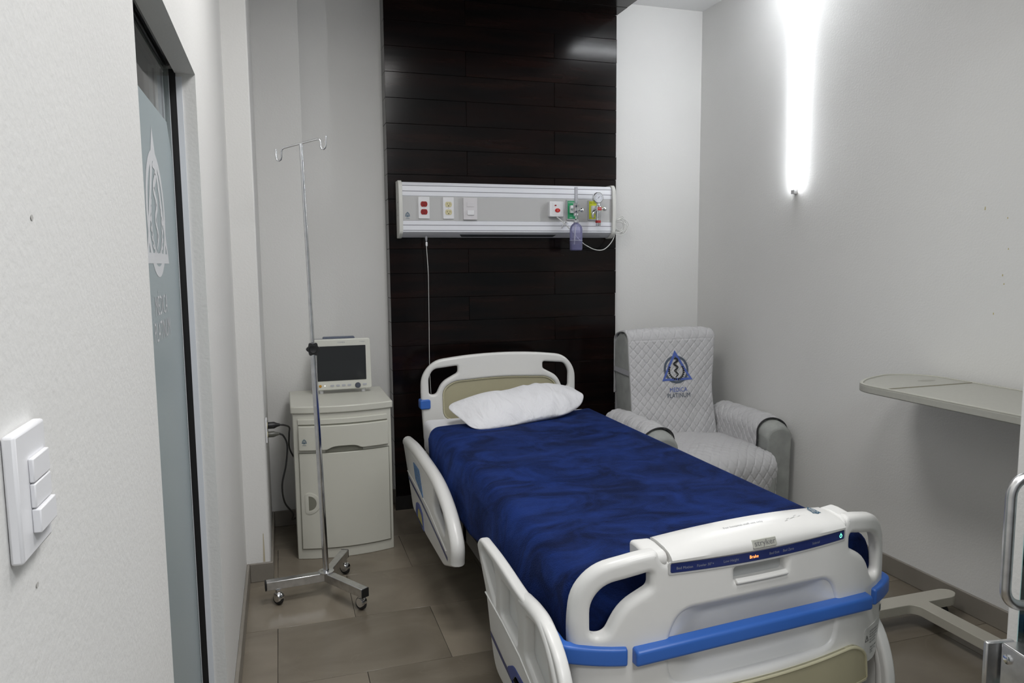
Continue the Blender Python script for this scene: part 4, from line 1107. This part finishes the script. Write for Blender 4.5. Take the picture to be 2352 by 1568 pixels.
lb = B().rbox(vx-0.013, vx+0.013, vy-0.0225, vy-0.019, 1.847, 1.866, 0.002).build('red_label', mat('signal_red', (0, 0, 0)), vr)
text(B(), 'VAC', 0.010, lambda u, v: (vx+u, vy-0.0228, 1.857+v)).build('lettering', INKW, lb)
B().lathe([(0.007, 0.018), (0.007, 0.030), (0.013, 0.032), (0.014, 0.040), (0.014, 0.048), (0.011, 0.053)], (vx, vy, 1.857), (1, 0.0, 0), 14).build('regulator_knob', CHROME, vr, smooth=True)
b = B().tube([(vx-0.012, vy-0.004, 1.850), (vx-0.034, vy-0.006, 1.838), (vx-0.041, vy-0.006, 1.815), (vx-0.038, vy-0.006, 1.80)], [0.008, 0.010, 0.009, 0.006], 10)
b.build('lever', CHROME, vr, smooth=True)
B().tube(spline([(1.745, YF-0.012, 1.775), (1.725, YF-0.014, 1.770), (1.712, YF-0.012, 1.752), (1.704, YF-0.008, 1.738)], 5), 0.003, 8).build('safety_wire', STEEL, fm)

# nurse call cord and its coil at the right end of the console
cc = empty('call_cord', (2.0, 4.34, 1.70), 'white call cord drooping from the call unit to a coil at the console end', 'cord')
cpts = [(1.664, 4.335, 1.806), (1.688, 4.325, 1.785), (1.735, 4.322, 1.742), (1.785, 4.330, 1.695), (1.825, 4.345, 1.661), (1.872, 4.37, 1.634), (1.945, 4.39, 1.605), (2.01, 4.40, 1.604), (2.058, 4.40, 1.640), (2.088, 4.40, 1.690), (2.092, 4.405, 1.735)]
B().tube(spline(cpts, 6), 0.0027, 8).build('cord', CORDW, cc, smooth=True)
b = B()
for k in range(8):
    t = k/7
    c0 = Vector((2.114+0.010*sin(k*2.1), 4.41-0.012*t, 1.755+0.012*cos(k*1.7)))
    ra, rb, tl = 0.030+0.020*abs(sin(k*1.3)), 0.048+0.012*cos(k), radians(28+9*k)
    loop = []
    for j in range(25):
        a = 2*pi*j/24
        u, v = ra*cos(a), rb*sin(a)
        loop.append((c0.x+0.014+(u*cos(tl)+v*sin(tl))*0.95, c0.y+0.006*sin(a+k), c0.z-u*sin(tl)+v*cos(tl)))
    b.tube(loop, 0.0025, 6, False)
b.tube(spline([(2.150, 4.40, 1.775), (2.172, 4.40, 1.765), (2.166, 4.40, 1.735), (2.150, 4.40, 1.712), (2.140, 4.40, 1.722)], 5), 0.0027, 6)
b.build('cord_coil', CORDW, cc, smooth=True)

# lamp pull cord
pc_ = empty('pull_cord', (0.85, 4.40, 1.68), 'thin white beaded pull cord hanging from the console behind the bed', 'cord')
B().lathe([(0.004, 0), (0.006, 0.008), (0.0075, 0.022), (0.004, 0.03)], (0.850, 4.395, 1.658), (0, 0, 1), 12).build('cord_guide', CLEARP, pc_, smooth=True)
B().lathe([(0.004, 0), (0.0062, 0.006), (0.0062, 0.022), (0.003, 0.027)], (0.851, 4.395, 1.628), (0, 0, 1), 12).build('pull_weight', WHITEP, pc_, smooth=True)
pts = [(0.851, 1.63), (0.855, 1.55), (0.859, 1.46), (0.858, 1.3), (0.857, 1.15), (0.855, 1.0), (0.855, 0.85), (0.860, 0.72), (0.862, 0.60)]
B().tube([(x, 4.40, z) for x, z in pts], 0.0011, 6).build('string', CORDW, pc_)
b = B()
sp = spline([(x, 4.40, z) for x, z in pts], 22)
for p in sp[::1]:
    b.lathe([(0.0005, -0.0022), (0.0022, -0.001), (0.0022, 0.001), (0.0005, 0.0022)], tuple(p), (0, 0, 1), 6)
bo = b.build('bead_chain', CORDW, pc_); bo['kind'] = 'stuff'

# ================================================================== recliner
rc = empty('recliner', (2.29, 3.85, 0), 'grey recliner armchair with quilted covers in the corner behind the bed', 'armchair')
def quilt(s, t, P=0.033, A=0.0140, p=0.056):
    """height of the ogee quilting at (s across, t along)"""
    best = 1.0
    k0 = math.floor(t/P)
    for k in (k0-1, k0, k0+1, k0+2):
        sg = 1 if k % 2 == 0 else -1
        l = k*P + sg*A*cos(2*pi*s/p)
        sl = A*2*pi/p*sin(2*pi*s/p)
        dd_ = abs(t-l)/sqrt(1+0.6*sl*sl)
        best = min(best, dd_)
    return 0.0042*(1-exp(-(best/0.0050)**2))
def wr(s, t):
    return 0.004*sin(9*s+23*t+2)*exp(-((t-0.25)/0.22)**2) + 0.003*sin(31*s-14*t) * exp(-((s-0.48)/0.12)**2)
def bk_y(z): return 3.885 + 0.22*(z-0.45)
def bk_w(z):   # left, right edge of back at height z
    t = (z-0.45)/0.64
    return (1.975+0.025*t, 2.545+0.055*t + 0.0*t - 0.028*exp(-((t-0.45)/0.3)**2))
# body of the back
b = B()
n = 22; vs = []; fs = []
for j in range(n+1):
    z = 0.30+(1.085-0.30)*j/n
    l, r = bk_w(z); yf = bk_y(z)+0.012; th = 0.225-0.03*max(0, (z-0.9)/0.2)
    tp_ = max(0.0, (z-0.985)/0.10); sh = 0.07*tp_**2.2
    ring_ = rnd([(l+0.008, yf+sh*0.5), (r-0.008, yf+sh*0.5), (r-0.008, yf+th-sh*1.1), (l+0.008, yf+th-sh*1.1)], 0.03, 4)
    vs += [(x, y, z) for x, y in ring_]; m = len(ring_)
for j in range(n):
    fs += [(j*m+i, j*m+(i+1) % m, (j+1)*m+(i+1) % m, (j+1)*m+i) for i in range(m)]
fs += [tuple(range(m-1, -1, -1)), tuple(range(n*m, n*m+m))]
back = b.add(vs, fs).build('backrest', CHAIRM, rc, smooth=60)
# cover over the back
def back_surf(u, v, off=0.0):
    """v: 0 at seat .. 0.72 top front .. 1 down the rear"""
    if v < 0.74:
        z = 0.445 + (1.085-0.445-0.045)*(v/0.74)
        l, r = bk_w(z); y = bk_y(z)-0.004
        n_ = Vector((0, -1, 0.2))
    else:
        t = (v-0.74)/0.26
        a = min(t/0.55, 1.0)*pi
        yt = bk_y(1.05)+0.055; zc = 1.043
        l, r = bk_w(1.08)
        if t < 0.55:
            y = yt - 0.062*cos(a) if a < pi/2 else yt+0.10*(-cos(a))+0.0
            z = zc + 0.055*sin(a)
            y = yt - 0.060*cos(a) if a < pi/2 else yt - 0.13*cos(a)
            n_ = Vector((0, -cos(a), sin(a)))
        else:
            y = yt+0.13; z = zc - (t-0.55)/0.45*0.34
            n_ = Vector((0, 1, 0))
    x = l + (r-l)*u
    bulge = 0.016*(1-(2*u-1)**4)*(1 if v < 0.74 else 0.6)
    return Vector((x, y, z)) + n_.normalized()*(off+bulge)
def back_cover(u, v):
    s = u*0.60; t = v*0.95
    q = quilt(s, t) + (wr(u*0.6, v) if v < 0.78 else 0.002*sin(50*u+9*v)*(1 if v < 0.85 else 0.5))
    e = min(1, u/0.02, (1-u)/0.02)
    return tuple(back_surf(u, v, q*e))
bc = B().grid(back_cover, 240, 300).build('back_cover', COVER, back, smooth=180, solid=0.006)
for u in (0.0, 1.0):
    B().tube([tuple(back_surf(u, v/60)) for v in range(61)], 0.004, 6).build('cover_binding', mat('cover_binding_grey', (0.36, 0.36, 0.36), 0.8), back, smooth=True)
b = B().add([(1.992, bk_y(0.84)-0.005, 0.835), (1.992, bk_y(0.84)+0.22, 0.845), (1.992, bk_y(0.84)+0.22, 0.875), (1.992, bk_y(0.84)-0.005, 0.865)], [(0, 1, 2, 3)])
b.build('side_strap', mat('strap_grey', (0.40, 0.40, 0.42), 0.8), back, solid=0.003)
def bsurf(uu, vv):  # emblem on the back cover: metres from a centre
    zc = 0.862; z = zc+vv*0.98
    l, r = bk_w(z)
    u = (2.295+uu-l)/(r-l)
    v = (z-0.445)/(1.085-0.445-0.045)*0.74
    return tuple(back_surf(u, v, 0.0042 + wr(u*0.6, v) + 0.0040))
emblem(back, bsurf, 0.0855, (INKB, INKG, INKK, INKB, INKG))
# arms
def arm(x0, x1, zt, yb, yf):
    w = x1-x0; cx = (x0+x1)/2; rr = w/2
    prof = [(x0+0.012, 0.06), (x1-0.012, 0.06), (x1-0.004, zt-rr*0.9)] + [(cx+rr*cos(a), zt-rr*0.80+rr*0.80*sin(a)) for a in [pi*k/12 for k in range(0, 13)]] + [(x0+0.004, zt-rr*0.9)]
    b = B(); ny = 12; n = len(prof); vs = []; fs = []
    for j in range(ny+1):
        t = j/ny; y = yf+(yb-yf)*t
        drop = 0.030*max(0, 1-t/0.35)**2
        sc = 1-0.06*max(0, 1-t/0.08)
        vs += [(cx+(x-cx)*sc, y + 0.0, z - drop*(z/zt) - (0.012*max(0, 1-t/0.06) if z > 0.3 else 0)) for x, z in prof]
    for j in range(ny):
        fs += [(j*n+i, j*n+(i+1) % n, (j+1)*n+(i+1) % n, (j+1)*n+i) for i in range(n)]
    fs += [tuple(range(n-1, -1, -1)), tuple(range(ny*n, ny*n+n))]
    a_ = b.add(vs, fs).build('armrest', CHAIRM, rc, bevel=0.012, seg=3)
    # quilted arm cover: inner side, over the top, part of the outer side
    inner = 1 if x0 < 2.2 else -1
    def cov(u, v, flat=False):
        y = yf+0.075 + (yb-0.02-yf-0.075)*u
        t = (y-yf)/(yb-yf); drop = 0.030*max(0, 1-t/0.35)**2
        Ls = [0.17, pi*rr*0.9, 0.10]; s = v*sum(Ls)
        q = (0.004 if flat else quilt(u*0.55, s+0.02)) + 0.003 + 0.003*sin(22*u+17*v)
        if s < Ls[0]:
            x, z, nx, nz = cx+inner*rr, zt-rr*0.8-(Ls[0]-s), inner, 0
        elif s < Ls[0]+Ls[1]:
            a = (s-Ls[0])/Ls[1]*pi
            x, z, nx, nz = cx+inner*rr*cos(a), zt-rr*0.8+rr*0.8*sin(a), inner*cos(a), sin(a)
        else:
            x, z, nx, nz = cx-inner*rr, zt-rr*0.8-(s-Ls[0]-Ls[1]), -inner, 0
        return (x+nx*(q+0.004), y, z+nz*(q+0.004)-drop*(z/zt))
    B().grid(cov, 170, 150).build('arm_cover', COVER, a_, smooth=180, solid=0.005)
    B().tube([cov(0.0, k/40, True) for k in range(41)], 0.0045, 6).build('cover_edge', TRIM, a_, smooth=True)
arm(2.572, 2.752, 0.628, 4.02, 3.43)
arm(1.845, 2.020, 0.625, 4.02, 3.43)
# seat cushion and front
def seat_body(b):
    pr = rnd([(3.34, 0.07), (4.0, 0.07), (4.0, 0.455), (3.40, 0.440), (3.325, 0.36)], [0.02, 0.02, 0.02, 0.06, 0.06])
    return b.prism(pr, 2.024, 2.568, lambda u, v, w: (w, u, v))
seat_body(B()).build('seat', CHAIRM, rc, bevel=0.01)
def seat_cov(u, v):
    x = 2.018+0.556*u
    cr = 0.026*(1-(2*u-1)**2)
    L1, L2, L3 = 0.50, 0.12, 0.26; s = v*(L1+L2+L3)
    q = quilt(u*0.55, s+0.02)*(0.35 if s < 0.35 else 1.0) + 0.003*sin(13*u+21*v)
    if s < L1: y, z, n_ = 3.915-s, 0.456+0.014*sin(pi*s/L1), (0, 1)
    elif s < L1+L2:
        a = (s-L1)/L2*pi/2; y, z, n_ = 3.415-0.078*sin(a), 0.456-0.078*(1-cos(a)), (-sin(a), cos(a))
    else: y, z, n_ = 3.337+0.012*(s-L1-L2)/L3, 0.378-(s-L1-L2), (-1, 0)
    return (x, y+n_[0]*(q+cr), z+n_[1]*(q+cr))
B().grid(seat_cov, 170, 260).build('seat_cover', COVER, rc, smooth=180, solid=0.005)
for xx in (1.90, 2.70):
    for yy in (3.5, 3.95):
        B().lathe([(0.018, 0), (0.022, 0.062)], (xx, yy, 0.0), (0, 0, 1), 12).build('foot', BLACKP, rc)

# ================================================================== overbed table
tb = empty('overbed_table', (2.52, 2.1, 0), 'grey beige overbed table on a low T-shaped base by the right wall', 'table')
ZT_ = 1.010
xt0, xt1 = 2.285, 2.752
to = [(xt0+0.02, 1.28), (xt1, 1.28), (xt1, 2.52), (xt1-0.07, 2.595), (xt1-0.17, 2.625), (xt0+0.12, 2.555), (xt0+0.02, 2.475), (xt0, 2.42)]
to = rnd(to, [0.03, 0.03, 0.09, 0.09, 0.15, 0.12, 0.05, 0.03], 6)
tt = B().prism(to, ZT_-0.034, ZT_-0.004, lambda u, v, w: (u, v, w)).build('tabletop', TABLEM, tb, bevel=0.004, seg=2)
cx_, cy_ = 2.52, 1.95
tin_ = [(cx_+(u-cx_)*0.955, cy_+(v-cy_)*0.98) for u, v in to]
plate(to, [tin_], 0.008, 0.003, 2, (), lambda u, v, w: (u, v, ZT_-0.003+w)).build('raised_rim', mat('table_rim', (0.45, 0.44, 0.39), 0.4), tt)
B().box(xt0+0.012, xt1-0.012, 2.315, 2.321, ZT_-0.0045, ZT_-0.001).build('divider_ridge', mat('divider_brown', (0.30, 0.28, 0.22), 0.5), tt)
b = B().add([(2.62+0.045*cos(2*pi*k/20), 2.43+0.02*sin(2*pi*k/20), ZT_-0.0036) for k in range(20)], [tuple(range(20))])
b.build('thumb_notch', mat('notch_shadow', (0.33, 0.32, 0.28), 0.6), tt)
col = B().rbox(2.46, 2.535, 1.36, 1.42, 0.10, ZT_-0.034, 0.012, 'z').build('column', TABLEE, tb)
base = rnd([(2.462, 1.27), (2.535, 1.27), (2.535, 2.285), (2.675, 2.285), (2.715, 2.315), (2.715, 2.345), (2.685, 2.365), (1.85, 2.365), (1.85, 2.285), (2.44, 2.285), (2.462, 2.26)],
           [0.01, 0.01, 0.003, 0.02, 0.02, 0.02, 0.03, 0.02, 0.02, 0.02, 0.02])
B().prism(base, 0.060, 0.100, lambda u, v, w: (u, v, w)).build('base', TABLEE, tb, bevel=0.004)
for wx, wy in ((2.65, 2.325), (1.93, 2.325), (2.50, 1.31)):
    B().lathe([(0.024, -0.014), (0.029, -0.010), (0.029, 0.010), (0.024, 0.014)], (wx, wy, 0.0292), (1, 0, 0), 16).build('caster', RUBBER, tb, smooth=True)
    B().box(wx-0.012, wx+0.012, wy-0.016, wy+0.016, 0.045, 0.061).build('caster_mount', BLACKP, tb)
